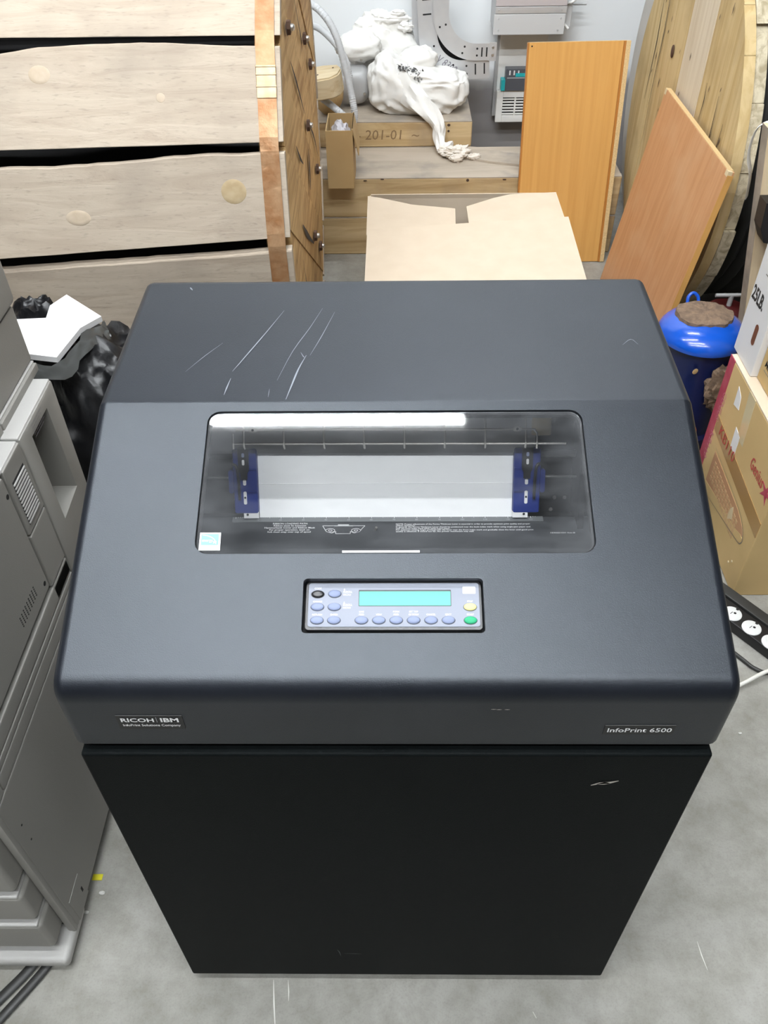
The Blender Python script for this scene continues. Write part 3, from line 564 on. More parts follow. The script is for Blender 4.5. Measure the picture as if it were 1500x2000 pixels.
# ------------------------------------------------------------------ grey office copier on the left
def build_copier():
    T = thing('copier', 'tall warm-grey office copier at the left edge beside the dark printer', 'copier', (-.87, .38, 0))
    X = -.598; G, D, Lm = MT['cgrey'], MT['cdark'], MT['clight']
    box('core', (-1.14, .085, .035), (X-.012, .52, .85), D, T); box('core', (-1.14, .5201, .035), (X-.115, .683, .85), D, T)
    for cx in (-1.08, -.66):
        for cy in (.14, .62): disc('caster', .022, .03, frame((cx-.012, cy, .022), (0, 1, 0), (0, 0, 1)), MT['black'], T, 16)
    def sp(name, y0, y1, z0, z1, x1=X, th=.02, m=None, bev=.003): return box(name, (x1-th, y0, z0), (x1, y1, z1), m or G, T, bev)
    # rear door with the paper recess
    rd = box('rear_door', (X-.11, .5235, .30), (X, .692, .856), G, T, .004)
    bm = bmesh.new(); poly_prism(bm, [(.563, .832), (.642, .832), (.649, .646), (.566, .640)], X-.095, X+.01, Matrix(((0, 0, 1, 0), (1, 0, 0, 0), (0, 1, 0, 0), (0, 0, 0, 1))))
    cut = obj('cut', bm, None); rd.modifiers.clear(); booled(rd, [cut])
    for k in range(5): lettering('door_lettering', ('CAUTION HOT PARTS', 'Open this cover to', 'remove misfed paper', 'Do not touch the', 'rollers inside')[k], (X, .572, .846-k*.006), (0, 1, 0), (0, 0, 1), .0036, MT['pencil'], rd, width=.05-.006*(k % 3))
    # vent column beside it
    vp = sp('vent_panel', .4445, .5195, .7185, .856)
    box('vent_recess', (X-.001, .456, .733), (X+.0003, .506, .824), MT['groove'], vp)
    for k in range(12):
        z = .735+k*.0073; box('vent_slat', (X-.001, .456, z), (X+.0022, .506, z+.0038), Lm, vp, .0008, 1)
    sp('column_panel', .4445, .5195, .592, .715)
    sp('column_panel', .4445, .5195, .555, .5885, m=G)
    # large front side door with lock holes and perforation
    fd = sp('side_door', .076, .4405, .600, .852, th=.022, bev=.006)
    for y, z in ((.436, .819), (.432, .622)): disc('lock_hole', .0045, .0006, frame((X, y-.006, z), (0, 1, 0), (0, 0, 1)), MT['hole'], fd, 12)
    for i in range(5):
        for j in range(9): disc('perforation', .0017, .0004, frame((X, .326+j*.0082, .632+i*.0048), (0, 1, 0), (0, 0, 1)), MT['hole'], fd, 6)
    # ribs below the door, then the large lower panel
    sp('side_rib', .112, .5195, .5535, .594-.006, bev=.0035)
    sp('side_rib', .112, .5195, .5365, .5500, bev=.002)
    sp('side_rib', .112, .5195, .5020, .5330, bev=.003)
    sp('lower_panel', .076, .692, .045, .4990, bev=.004); sp('front_edge_panel', .076, .1095, .5020, .5945, bev=.003)
    ld = sp('floor_door', .088, .142, .045, .125, x1=X+.0012, th=.004, bev=.001)
    box('latch_slot', (X+.0010, .128, .075), (X+.0016, .133, .09), MT['hole'], ld)
    for y, z in ((.1, .41), (.1, .36)): disc('panel_screw', .002, .0006, frame((X, y, z), (0, 1, 0), (0, 0, 1)), MT['hole'], T, 8)
    box('front_post', (X-.016, .066, .045), (X, .078, .855), G, T, .004)
    # upper body: ledge, throat and scanner block
    box('ledge', (-1.14, .5235, .852), (X-.003, .692, .859), Lm, T, .003); box('ledge', (-1.14, .09, .852), (X-.003, .5195, .859), Lm, T, .003)
    box('throat', (-1.14, .545, .857), (-.6285, .722, .872), G, T, .002); box('throat', (-1.14, .30, .857), (-.6285, .541, .872), G, T, .002)
    tv = box('throat_band', (-1.14, .30, .871), (-.634, .724, .875), Lm, T, .0015)
    box('scanner_body', (-1.14, .30, .874), (-.6365, .728, .982), G, T, .006); box('scanner_lid', (-1.14, .28, .985), (-.631, .735, 1.074), G, T, .01)
    # paper drawers
    def drawer(z0, z1, yf, name='paper_drawer'):
        d = box(name, (-1.13, yf, z0), (-.6165, .085, z1), G, T, .010, 3)
        box('drawer_lip', (-1.125, yf+.001, z1-.004), (-.622, .084, z1+.004), Lm, d, .003)
    drawer(.305, .46, .034); drawer(.193, .287, .032); drawer(.075, .175, .028)
    box('front_column', (-1.13, .078, .04), (-.614, .1, .6), D, T)
    bs = box('base_skirt', (-1.14, .012, .022), (-.600, .12, .052), Lm, T, .010, 3)
build_copier()
tube('power_cable', smoothpath([(-.83, -.17, .006), (-.725, -.04, .007), (-.68, .02, .007), (-.64, .1, .008), (-.66, .3, .008)], 8), 0, MT['cable'], None, 8, flat=(.005, .010))
tag(bpy.data.objects['power_cable'], 'flat black cable on the floor under the copier, nearer the corner', 'cable', 'black cables under the copier')
tube('power_cable', smoothpath([(-.80, -.2, .006), (-.71, -.068, .007), (-.652, .02, .007), (-.625, .09, .008), (-.64, .28, .008)], 8), 0, MT['cable'], None, 8, flat=(.005, .009))
tag(bpy.data.objects['power_cable.001'], 'flat black cable on the floor under the copier, nearer the printer', 'cable', 'black cables under the copier')

# ------------------------------------------------------------------ black bag and folded white sheet behind the copier
def build_bag():
    def fn(d, p):
        n = noise.fractal(V((d.x*2.2, d.y*2.2, d.z*2.2+3)), 1, 2.2, 4); rid = abs(noise.noise(V((d.x*5+9, d.y*5, d.z*5))))
        q = p*(1+.16*n-.13*rid); q.z = max(q.z, -.375); return q
    bm = bmesh.new(); blob(bm, (-.665, .985, .38), (.215, .215, .405), 80, 50, fn)
    tag(obj('rubbish_bag', bm, MT['bag'], None, smooth=60), 'crumpled black plastic bag standing behind the grey copier', 'bag')
    bm = bmesh.new()
    def fn2(d, p):
        n = noise.fractal(V((d.x*3+4, d.y*3, d.z*3)), 1, 2.2, 4); return p*(1+.22*n)
    blob(bm, (-.845, 1.23, .575), (.078, .06, .135), 40, 28, fn2)
    tag(obj('bag_bundle', bm, MT['bag'], None, smooth=60), 'small dark bundle peeking out above the folded white sheet', 'bag')
    T = thing('folded_sheet', 'white folded foam sheet in clear film lying on the black bag', 'sheet', (-.66, .93, .79))
    # two wings meeting in a valley fold
    A = [(-.78, .905, .848), (-.712, .985, .806), (-.650, .845, .802), (-.70, .80, .842)]
    B = [(-.712, .985, .806), (-.724, 1.045, .800), (-.706, 1.10, .795), (-.604, 1.0, .800), (-.622, .925, .818), (-.650, .845, .802)]
    for nm, poly in (('wing', A), ('wing', B)):
        bm = bmesh.new(); a = [bm.verts.new(p) for p in poly]; b = [bm.verts.new(V(p)-V((0, 0, .012))) for p in poly]
        bm.faces.new(a); bm.faces.new(b[::-1]); n = len(a)
        for k in range(n): bm.faces.new((a[k], b[k], b[(k+1) % n], a[(k+1) % n]))
        bmesh.ops.triangulate(bm, faces=[f for f in bm.faces if len(f.verts) > 4]); obj(nm, bm, MT['sheet'], T)
    bm = bmesh.new(); top = [(-.705, .797, .829), (-.650, .842, .79), (-.620, .922, .806), (-.600, .985, .792), (-.603, 1.0, .788)]
    rows = []
    for t in range(6):
        rows.append([bm.verts.new(V(p)+V((.002*t+.003*math.sin(i*2.3+t), -.002*t, -.006*t+.003*math.sin(t*1.9+i*1.3)))) for i, p in enumerate(smoothpath(top, 5))])
    for a, b in zip(rows, rows[1:]):
        for k in range(len(a)-1): bm.faces.new((a[k], a[k+1], b[k+1], b[k]))
    obj('film_edge', bm, MT['film'], T, smooth=60)
build_bag()

# ------------------------------------------------------------------ left cable drum
def build_left_drum():
    R = .672; T = thing('cable_drum', 'wooden cable drum clad in weathered planks with a rusty strap', 'cable drum', (-.268, 2.093, 0), (0, 0, math.radians(1.364)), local=True)
    cz = .698; LEN = 1.55
    def cyl(x, ang, r):   # local point; ang measured up from the front horizontal
        return V((x, -r*math.cos(ang), cz+r*math.sin(ang)))
    rr = random.Random(3)
    bounds = [60.5, 41.9, 23.6, 6.4, -12.6, -31, -49]
    slope = {1: -.8, 2: 1.0, 3: 4.6, 4: 5.5}
    opening = {1: [(0, .012), (.12, .008), (.30, .002), (.42, .004), (.55, .012), (.66, .027), (2, .02)], 2: [(0, .009), (.2, .013), (.35, .02), (.55, .028), (2, .03)], 3: [(0, .02), (.2, .026), (.4, .024), (2, .028)], 4: [(0, .02), (2, .02)]}
    def lerp(tb, t):
        for (t0, v0), (t1, v1) in zip(tb, tb[1:]):
            if t <= t1: return v0+(v1-v0)*max(0, (t-t0))/(t1-t0)
        return tb[-1][1]
    allb = bounds+[-49-18.3*k for k in range(1, 14)]
    n = len(allb)
    for i in range(n):
        a1 = allb[i]; a0 = allb[i+1] if i+1 < n else allb[0]-360
        segs = 60; bm = bmesh.new(); rows = []
        mid = (a0+a1)/2+.25*(slope.get(i, 0)+slope.get(i+1, 0))*-.4; am = math.radians(mid); rad = V((0, -math.cos(am), math.sin(am))); tang = V((0, math.sin(am), math.cos(am)))
        sd = rr.random()*50; tilt = rr.uniform(-.004, .004); xe = rr.uniform(-.001, .004)
        for k in range(segs+1):
            x = xe-LEN*k/segs; t = k/segs
            wv = .0035*noise.noise(V((x*5+sd, 0, 0)))+.0022*noise.noise(V((x*19+sd, 3, 0)))+.0012*noise.noise(V((x*60+sd, 3, 0)))
            op = lerp(opening[i], -x)+wv if i in opening else .006+.012*t+max(0, wv)
            top = R*math.radians(a1+slope.get(i, 0)*x-mid)-max(op, .001); bot = R*math.radians(a0+slope.get(i+1, 0)*x-mid)+.0006*noise.noise(V((x*9+sd, 7, 0)))
            c = V((x, 0, cz))+rad*(R+tilt*t)
            rows.append([bm.verts.new(c+rad*r_+tang*h_) for r_, h_ in ((0, bot+.022), (.0245, bot+.0004), (.0255, bot+.0015), (.0255, top-.004), (.024, top-.001), (0, top))])
        for a, b in zip(rows, rows[1:]):
            for q in range(6): bm.faces.new((a[q], a[(q+1) % 6], b[(q+1) % 6], b[q]))
        bm.faces.new(rows[0][::-1]); bm.faces.new(rows[-1])
        pk = obj('plank', bm, MT['weath'], T)
    # knots on the front planks
    def knot(x, ang, rx, ry, m):
        a = math.radians(ang); rad = V((0, -math.cos(a), math.sin(a)))
        # planks are flat: find the plank centre angle
        for i in range(n-1):
            if allb[i+1] <= ang <= allb[i]: am = math.radians((allb[i]+allb[i+1])/2)
        rad = V((0, -math.cos(am), math.sin(am))); tang = V((0, math.sin(am), math.cos(am)))
        c = V((x, 0, cz))+rad*(R+.0257)+tang*(R*(a-am)); bm = bmesh.new(); lathe(bm, [(1, 0), (.96, .0006), (.6, .0009), (.2, .0012), (0, .0012)], 20, frame(c, (1, 0, 0), tang) @ Matrix.Diagonal((rx, ry, 1, 1))); obj('knot', bm, m, T, smooth=40)
    knot(-.545, 36.5, .025, .02, MT['knotp']); knot(-.275, 32, .010, .010, MT['knotp']); knot(-.125, 15.5, .030, .028, MT['knot']); knot(-.50, 11.0, .030, .018, MT['knotp']); knot(-.8, 15, .02, .014, MT['knotp'])
    # flanges: boards of the right-hand one seen edge on, running up and down
    for side, x0, x1 in ((1, -.062, -.002), (-1, -LEN+.002, -LEN+.062)):
        fl = None
        edges = [-R, -.47, -.28, -.10, .07, .24, .42, R]
        for k in range(len(edges)-1):
            y0, y1 = edges[k]+.0012, edges[k+1]-.0012; pts = []
            m_ = 14; ym = [y0+(y1-y0)*j/m_ for j in range(m_+1)]; rq = R-.001
            up = [(y, math.sqrt(max(rq*rq-y*y, 0))) for y in ym]; pts = up+[(y, -z) for y, z in up[::-1]]
            pts2 = []
            for p in pts:
                if not pts2 or (V(p)-V(pts2[-1])).length > 1e-5: pts2.append(p)
            if (V(pts2[0])-V(pts2[-1])).length < 1e-5: pts2.pop()
            off = rr.uniform(-.002, .002)
            bm = bmesh.new(); sa, ca = math.sin(math.radians(58)), math.cos(math.radians(58)); poly_prism(bm, [(p[0]*ca+p[1]*sa, p[0]*sa-p[1]*ca) for p in pts2], x0, x1+off, Matrix(((0, 0, 1, 0), (1, 0, 0, 0), (0, 1, 0, cz), (0, 0, 0, 1))))
            obj('flange_board', bm, MT['flange'], T)
    # cracks and bolts on the visible flange
    XF = .0005
    for pts, wd in ((((-.34, .373), (-.2, .28), (-.01, .142)), .016), (((-.376, .181), (-.29, .12), (-.197, .067)), .014), (((.15, .055), (.3, -.03), (.464, -.157)), .014), (((-.37, -.036), (-.25, -.12), (-.03, -.254)), .022), (((.03, .026), (.02, -.03), (.0, -.089)), .05), (((-.1, .47), (.02, .36), (.1, .3)), .012), (((.2, .33), (.3, .26), (.42, .2)), .012), (((-.45, -.1), (-.4, -.2), (-.3, -.33)), .012)):
        streak('crack', [(XF, q.x, cz+q.y) for q in smoothpath([(p[0], p[1], 0) for p in pts], 5)], wd, (1, 0, 0), MT['crack'], T, .0024)
    for y, z in ((.153, .302), (.327, .185), (.055, .088), (.33, -.151), (.023, -.252), (.228, -.387), (-.35, .45), (-.48, -.40)):
        b = bolt('bolt', frame((XF+.001, y, cz+z), (0, 1, 0), (0, 0, 1)), .017, .009, MT['rustbolt'], T)
        bm = bmesh.new(); lathe(bm, [(.008, 0), (.008, .007), (.005, .010)], 10, frame((XF+.010, y, cz+z), (0, 1, 0), (0, 0, 1))); obj('bolt_end', bm, MT['zinc'], b, smooth=40)
        streak('bolt_pocket', [(XF, y-.05, cz+z+.012), (XF, y-.01, cz+z), (XF, y+.03, cz+z-.012)], .036, (1, 0, 0), MT['rustbolt'], T, .0022)
    for k in range(16):
        a = rr.uniform(0, 6.28); r_ = R*math.sqrt(rr.random())*.92; y, z = r_*math.cos(a), r_*math.sin(a)
        streak('nail_mark', [(XF, y, cz+z-.008), (XF, y+.001, cz+z), (XF, y, cz+z+.008)], .007, (1, 0, 0), MT['crack'], T, .0024)
    tube('drum_core', [(-LEN+.06, 0, cz), (-.06, 0, cz)], .36, MT['innerblk'], T, 28)
    # strap
    bm = bmesh.new(); pv = None; X1, X0 = -.012, -.055; P = []
    for i in range(n):
        a1 = allb[i]; a0 = allb[i+1] if i+1 < n else allb[0]-360
        am = math.radians((a0+a1)/2); half = R*math.tan(math.radians((a1-a0)/2))
        for t in (.9, -.9):
            rad = V((0, -math.cos(am), math.sin(am))); tg = V((0, math.sin(am), math.cos(am))); P.append(rad*(R+.0275)+tg*half*t)
    ring = []
    for p in P: ring.append([bm.verts.new(V((x, 0, cz))+p*s) for x, s in ((X0, 1), (X1, 1), (X1, 1.0025), (X0, 1.0025))])
    for k in range(len(ring)):
        a, b = ring[k], ring[(k+1) % len(ring)]
        for q in range(4): bm.faces.new((a[q], a[(q+1) % 4], b[(q+1) % 4], b[q]))
    sp = obj('strap', bm, MT['rust'], T); sp['label'] = 'rusty steel strap'
    am = math.radians((41.9+23.6)/2); rad = V((0, -math.cos(am), math.sin(am))); tg = V((0, math.sin(am), math.cos(am)))
    M_ = frame(V((0, 0, cz))+rad*(R+.0295), (1, 0, 0), tg)
    box('strap_seal', (-.056, -.015, 0), (-.011, .052, .0016), MT['brass'], sp, .0008, 1, M_)
    for t in (.052, .035, .01): box('strap_crimp', (-.057, t-.0022, .0), (-.010, t+.0022, .0030), MT['brass'], sp, .0008, 1, M_)
build_left_drum()

# ------------------------------------------------------------------ right cable drum
def build_right_drum():
    T = thing('cable_drum', 'round planked cable drum flange standing behind the leaning reddish board', 'cable drum', (1.3, 2.546, 0))
    X, cy, R, cz = .98, 2.546, .612, .618
    edges = [cy-R, 2.06, 2.16, 2.36, 2.60, 2.78, 2.90, cy+R]
    def chord(y0, y1, r, m_=14, n_=None):
        ym = [y0+(y1-y0)*j/m_ for j in range(m_+1)]; up = [(y, math.sqrt(max(r*r-(y-cy)**2, 0))) for y in ym]
        pts = up+[(y, -z) for y, z in up[::-1]]; out = []
        for p in pts:
            if not out or (V(p)-V(out[-1])).length > 1e-4: out.append(p)
        if (V(out[0])-V(out[-1])).length < 1e-4: out.pop()
        return out
    MM = Matrix(((0, 0, 1, 0), (1, 0, 0, 0), (0, 1, 0, cz), (0, 0, 0, 1)))
    rr = random.Random(11)
    for k in range(len(edges)-1):
        bm = bmesh.new(); dx = rr.uniform(0, .004); poly_prism(bm, chord(edges[k]+.001, edges[k+1]-.001, R), X+dx, X+.034, MM)
        o = obj('flange_board', bm, MT['drumw'] if k == 3 else MT['drumy'], T)
        if k == 3: o['label'] = 'pale board of the flange'
    # second layer, boards lying crosswise; ragged ends
    for k in range(7):
        z0, z1 = -R+k*2*R/7+.001, -R+(k+1)*2*R/7-.001; r2 = R+rr.uniform(-.014, .006)
        zm = [z0+(z1-z0)*j/10 for j in range(11)]; rt = [(cy+math.sqrt(max(r2*r2-z*z, 0)), z) for z in zm]; lf = [(2*cy-y, z) for y, z in rt[::-1]]
        pts = []
        for p in rt+lf:
            if not pts or (V(p)-V(pts[-1])).length > 1e-4: pts.append(p)
        if (V(pts[0])-V(pts[-1])).length < 1e-4: pts.pop()
        bm = bmesh.new(); poly_prism(bm, pts, X+.0355, X+.072, MM); obj('flange_board', bm, MT['drumrim'], T)
    XN = (-1, 0, 0)
    for y, z in ((2.72, .83), (2.13, .71), (2.45, .66), (2.42, .30), (2.75, .35)):
        disc('bolt_head', .016, .004, frame((X, y, z), (0, -1, 0), (0, 0, 1)), MT['rustbolt'], T, 12, .8, 1.3)
    for pts in (((2.88, 1.02), (2.87, .85), (2.89, .6)), ((2.17, .85), (2.165, .75), (2.17, .6)), ((2.3, .85), (2.29, .8), (2.3, .74)), ((2.08, .8), (2.09, .7), (2.08, .6)), ((2.95, .95), (2.94, .8), (2.96, .6))):
        streak('crack', [(X, y, z) for y, z in pts], .007, XN, MT['crack'], T, .0006)
    for k in range(26):
        y = rr.uniform(2.05, 2.95); z = rr.uniform(.45, 1.1); h = rr.uniform(.006, .018)
        streak('nail_mark', [(X, y+.002, z-h), (X, y, z), (X, y-.002, z+h)], rr.uniform(.004, .008), XN, MT['knotd'], T, .0006)
    # drum body and far flange
    bm = bmesh.new(); lathe(bm, [(0, .073)]+[(.545+.012*math.sin(k*math.pi/2), .073+k*.0113) for k in range(60)]+[(0, .745)], 40, Matrix(((0, 0, 1, X), (1, 0, 0, cy), (0, 1, 0, cz), (0, 0, 0, 1)))); obj('wound_cable', bm, MT['cable'], T, smooth=60)
    bm = bmesh.new(); poly_prism(bm, [(cy+R*math.cos(a*math.pi/32), R*math.sin(a*math.pi/32)) for a in range(64)], X+.75, X+.82, MM); obj('far_flange', bm, MT['drumrim'], T)
    # thin pale disc leaning behind it by the wall
    bm = bmesh.new(); poly_prism(bm, [(.62*math.cos(a*math.pi/40), .62*math.sin(a*math.pi/40)) for a in range(80)], 0, .012, frame((1.10, 3.245, .60), (0, -1, 0), (.10, 0, 1)) if False else Matrix(((0, 0, 1, 1.0), (1, 0, 0, 2.76), (0, 1, 0, .63), (0, 0, 0, 1))))
    o = obj('hardboard_disc', bm, mat('pale_hardboard', (.62, .6, .56), .7, col2=(.55, .53, .5), scale=6), T); bpy.data.objects['hardboard_disc'].location = (.0155, 0, 0)
    o['label'] = 'smooth pale liner disc showing past the boards'
build_right_drum()

# ------------------------------------------------------------------ timber beams, leaning boards
def build_beams():
    def beam(name, lo, hi, label, top=True):
        T = thing(name, label, 'timber', ((lo[0]+hi[0])/2, (lo[1]+hi[1])/2, lo[2]))
        box('timber', lo, (hi[0], hi[1], hi[2]-.002), MT['sleeper'], T, .004, 1)
        box('dusty_top', (lo[0]+.002, lo[1]+.0005, hi[2]-.003), (hi[0]-.002, hi[1]-.002, hi[2]), MT['dusty'], T)
        return T
    a = beam('wooden_sleeper', (-.62, 2.88, 0), (.93, 3.22, .165), 'lowest of the stacked timber beams, resting on the floor')
    b = beam('wooden_sleeper', (-.62, 2.883, .1655), (.93, 3.22, .329), 'dusty timber beam forming the lower step under the cloth tail')
    c = beam('wooden_sleeper', (-.62, 3.2225, 0), (.336, 3.62, .329), 'timber beam at the wall carrying the marked beam', False)
    d = beam('wooden_sleeper', (-.62, 3.224, .3295), (.336, 3.60, .435), 'upper timber beam with pencilled digits under the white sack')
    lettering('pencil_marks', '- 201-01  ~', (-.165, 3.2238, .362), (1, 0, 0), (0, 0, 1), .040, MT['pencilw'], d, width=.27, shear=.1)
    disc('knot', .007, .002, frame((.235, 3.2235, .42), (1, 0, 0), (0, 0, 1)), MT['knotd'], d, 12, 1, .8)
    disc('knot', .005, .002, frame((.235, 3.2235, .395), (1, 0, 0), (0, 0, 1)), MT['knotd'], d, 12)
    disc('knot', .006, .002, frame((.30, 2.8825, .318), (1, 0, 0), (0, 0, 1)), MT['knotd'], b, 12)
    for x, z in ((-.05, .325), (-.12, .32), (.45, .32)): disc('knot', .004, .002, frame((x, 2.8825, z), (1, 0, 0), (0, 0, 1)), MT['knotd'], b, 10, 2, .6)
    # torn board offcut on the lower step
    bm = bmesh.new(); pts = [(.28, 3.09), (.40, 3.03), (.55, 2.985), (.62, 2.98), (.62, 3.10), (.47, 3.13), (.40, 3.185), (.33, 3.20)]
    poly_prism(bm, pts, .3295, .338); tag(obj('board_scrap', bm, MT['dusty']), 'torn grey scrap of board lying on the lower beam step', 'scrap')
build_beams()
def build_boards():
    # orange laminated panel
    T = thing('laminate_panel', 'upright orange wood-grain panel leaning on the timber beams', 'panel', (.695, 2.80, 0), local=True)
    T.rotation_euler = (math.radians(-10.5), math.radians(-.5), 0)
    wd = .182; H = .82
    box('board', (-wd, -.009, 0), (wd-.012, .009, H), MT['lam'], T, .001, 1)
    box('edge_strip', (-wd-.006, -.0095, 0), (-wd, .0085, H), MT['lam_dark'], T)
    box('edge_strip', (wd-.012, -.012, 0), (wd-.003, .009, H), MT['lam_dark'], T); box('edge_strip', (wd-.003, -.012, .0), (wd+.014, .009, H), MT['lam_edge'], T)
    box('raw_edge', (-wd, -.0088, H), (wd, .0088, H+.0008), MT['lam_edge'], T)
    disc('dowel_hole', .003, .0006, frame((-wd+.011, -.0092, H-.012), (1, 0, 0), (0, 0, 1)), MT['hole'], T, 10)
    # reddish panel leaning against the drum
    T = thing('laminate_panel', 'reddish wood-grain panel leaning against the round drum flange', 'panel', (.838, 2.235, 0), local=True)
    ang = math.atan2(.112, .75); T.rotation_euler = (0, ang, 0)
    box('board', (-.0, -.372, 0), (.018, .372, .752), MT['lam2'], T, .001, 1)
    box('raw_edge', (.0005, -.360, .752), (.0175, .372, .7535), MT['lam_edge'], T)
    box('edge_band', (.0, -.3735, 0), (.018, -.372, .742), MT['lam'], T)
    box('corner_chip', (-.0012, -.3722, .738), (.012, -.352, .7528), MT['card_e'], T); box('corner_chip', (-.0012, .355, .735), (.012, .3722, .7528), MT['card_e'], T)
build_boards()

# ------------------------------------------------------------------ open carton behind the printer
def sheet(name, pts, th, nrm, m, parent):
    bm = bmesh.new(); n = V(nrm).normalized()*th; a = [bm.verts.new(p) for p in pts]; b = [bm.verts.new(V(p)-n) for p in pts]
    bm.faces.new(a); bm.faces.new(b[::-1])
    for k in range(len(a)): bm.faces.new((a[k], b[k], b[(k+1) % len(a)], a[(k+1) % len(a)]))
    bmesh.ops.triangulate(bm, faces=[f for f in bm.faces if len(f.verts) > 4]); return obj(name, bm, m, parent)
def build_carton():
    T = thing('cardboard_box', 'pale open cardboard box just behind the dark printer', 'box', (.26, 2.2, 0))
    x0, x1, y0, y1, h = -.092, .595, 1.78, 2.52, .41; t = .005; C = MT['card']
    box('side', (x0, y0, 0), (x0+t, y1, h), C, T); box('side', (x1-t, y0, 0), (x1, y1, h), C, T)
    box('side', (x0+t, y0, 0), (x1-t, y0+t, h), C, T); box('side', (x0+t, y1-t, 0), (x1-t, y1, h+.005), C, T); box('bottom', (x0+t, y0+t, .001), (x1-t, y1-t, .006), MT['card_in'], T)
    U = (0, 0, 1)
    sheet('flap', [(-.098, 2.497, h+.008), (-.096, 2.18, h+.006), (.209, 2.17, h+.001), (.219, 2.406, h-.002), (.062, 2.431, h+.003), (-.051, 2.482, h+.007)], .004, U, C, T)
    sheet('flap', [(x1, 2.512, h+.010), (.425, 2.497, h+.010), (.363, 2.473, h+.007), (.260, 2.418, h+.0), (.259, 2.17, h+.002), (x1, 2.18, h+.007)], .004, U, C, T)
    sheet('flap', [(x0-.002, y0, h+.003), (x1+.002, y0, h+.003), (x1+.002, 2.250, h+.034), (x0+.0, 2.168, h+.032)], .004, U, C, T)
    sheet('flap', [(x0+.01, y1-.004, h+.006), (x1-.01, y1-.004, h+.006), (x1-.012, y1+.006, h-.05), (x0+.012, y1+.006, h-.05)], .004, (0, 1, 0), C, T)
    box('divider', (x0+.29, y1-.2, .25), (x0+.36, y1-.17, h-.035), MT['card_in'], T)
    sheet('tape_scrap', [(x1-.215, y1-.12, h+.0025), (x1-.205, y1-.12, h+.0028), (x1-.175, y1-.06, h+.0065), (x1-.185, y1-.06, h+.0065)], .0005, U, MT['white'], T)
build_carton()

# ------------------------------------------------------------------ corner by the wall
def build_small_carton():
    T = thing('small_carton', 'narrow open kraft carton beside the cable drum with clear film inside', 'box', (-.225, 2.87, .33))
    x0, x1, y0, y1, z0, z1 = -.264, -.160, 2.78, 2.98, .3305, .552; t = .004; C = MT['card_c']
    box('side', (x0, y0, z0), (x0+t, y1, z1), C, T); box('side', (x1-t, y0, z0), (x1, y1, z1+.004), C, T)
    box('side', (x0+t, y0, z0), (x1-t, y0+t, z1), C, T); box('side', (x0+t, y1-t, z0), (x1-t, y1, z1), C, T); box('bottom', (x0+t, y0+t, z0), (x1-t, y1-t, z0+t), C, T)
    sheet('flap', [(x1, y0+.01, z1+.004), (x1, y1-.01, z1+.004), (x1+.02, y1-.02, z1-.09), (x1+.022, y0+.02, z1-.1)], .003, (1, 0, 0), C, T)
    bm = bmesh.new()
    def fn(d, p): return p*(1+.3*noise.fractal(d*2.5, 1, 2, 4))
    blob(bm, ((x0+x1)/2, (y0+y1)/2, z1-.05), (.036, .075, .045), 24, 14, fn); tag(obj('film_wad', bm, mat('pale_film', (.6, .58, .62), .3), None, smooth=30), 'crumpled clear film inside the narrow carton', 'plastic film')
build_small_carton()
def rings(rad, f, amp): return lambda t, th: rad*(1+amp*math.sin(t*f))
def build_hoses():
    p = smoothpath([(-.45, 3.22, .90), (-.33, 3.16, .895), (-.27, 3.12, .865), (-.225, 3.09, .80), (-.195, 3.07, .70), (-.172, 3.05, .60), (-.160, 3.03, .53), (-.168, 3.03, .502), (-.20, 3.05, .515), (-.26, 3.1, .545), (-.36, 3.2, .58)], 26)
    tube('conduit', p, rings(.0135, 620, .07), MT['hose'], None, 10); tag(bpy.data.objects['conduit'], 'corrugated grey conduit arching highest beside the drum flange', 'conduit', 'grey conduits by the wall')
    p = smoothpath([(-.42, 3.5, .74), (-.33, 3.42, .755), (-.26, 3.36, .72), (-.21, 3.32, .665), (-.19, 3.30, .60), (-.19, 3.30, .55)], 20)
    tube('conduit', p, rings(.0135, 300, .07), MT['hose'], None, 10); tag(bpy.data.objects['conduit.001'], 'lower grey conduit curving behind the taller one', 'conduit', 'grey conduits by the wall')
    # pale log end and kraft roll behind the flange
    T = thing('wood_block', 'pale sawn wood block wedged behind the drum flange', 'wood block', (-.28, 3.13, .6))
    bm = bmesh.new(); M_ = frame((-.30, 3.10, .625), (1, .1, .12), (0, 1, .15))
    pts = [(-.12, -.06), (.05, -.065), (.085, -.04), (.095, .0), (.08, .045), (.02, .06), (-.12, .06)]
    poly_prism(bm, pts, -.04, .045, M_); bmesh.ops.bevel(bm, geom=list(bm.edges), offset=.006, segments=2, affect='EDGES'); obj('block', bm, MT['chunk'], T, smooth=40)
    for x, y in ((.06, .02), (.0, -.02)): disc('nail_hole', .004, .0008, M_ @ Matrix.Translation((x, y, .0452)), MT['knotd'], T, 8)
    bm = bmesh.new()
    def fn(d, p): return p*(1+.12*noise.fractal(d*2, 1, 2, 3))
    blob(bm, (-.285, 3.34, .515), (.065, .06, .08), 20, 14, fn); tag(obj('kraft_wrap', bm, MT['card_c'], None, smooth=40), 'crumpled brown kraft wrapping under the pale wood block', 'wrapping paper')
build_hoses()
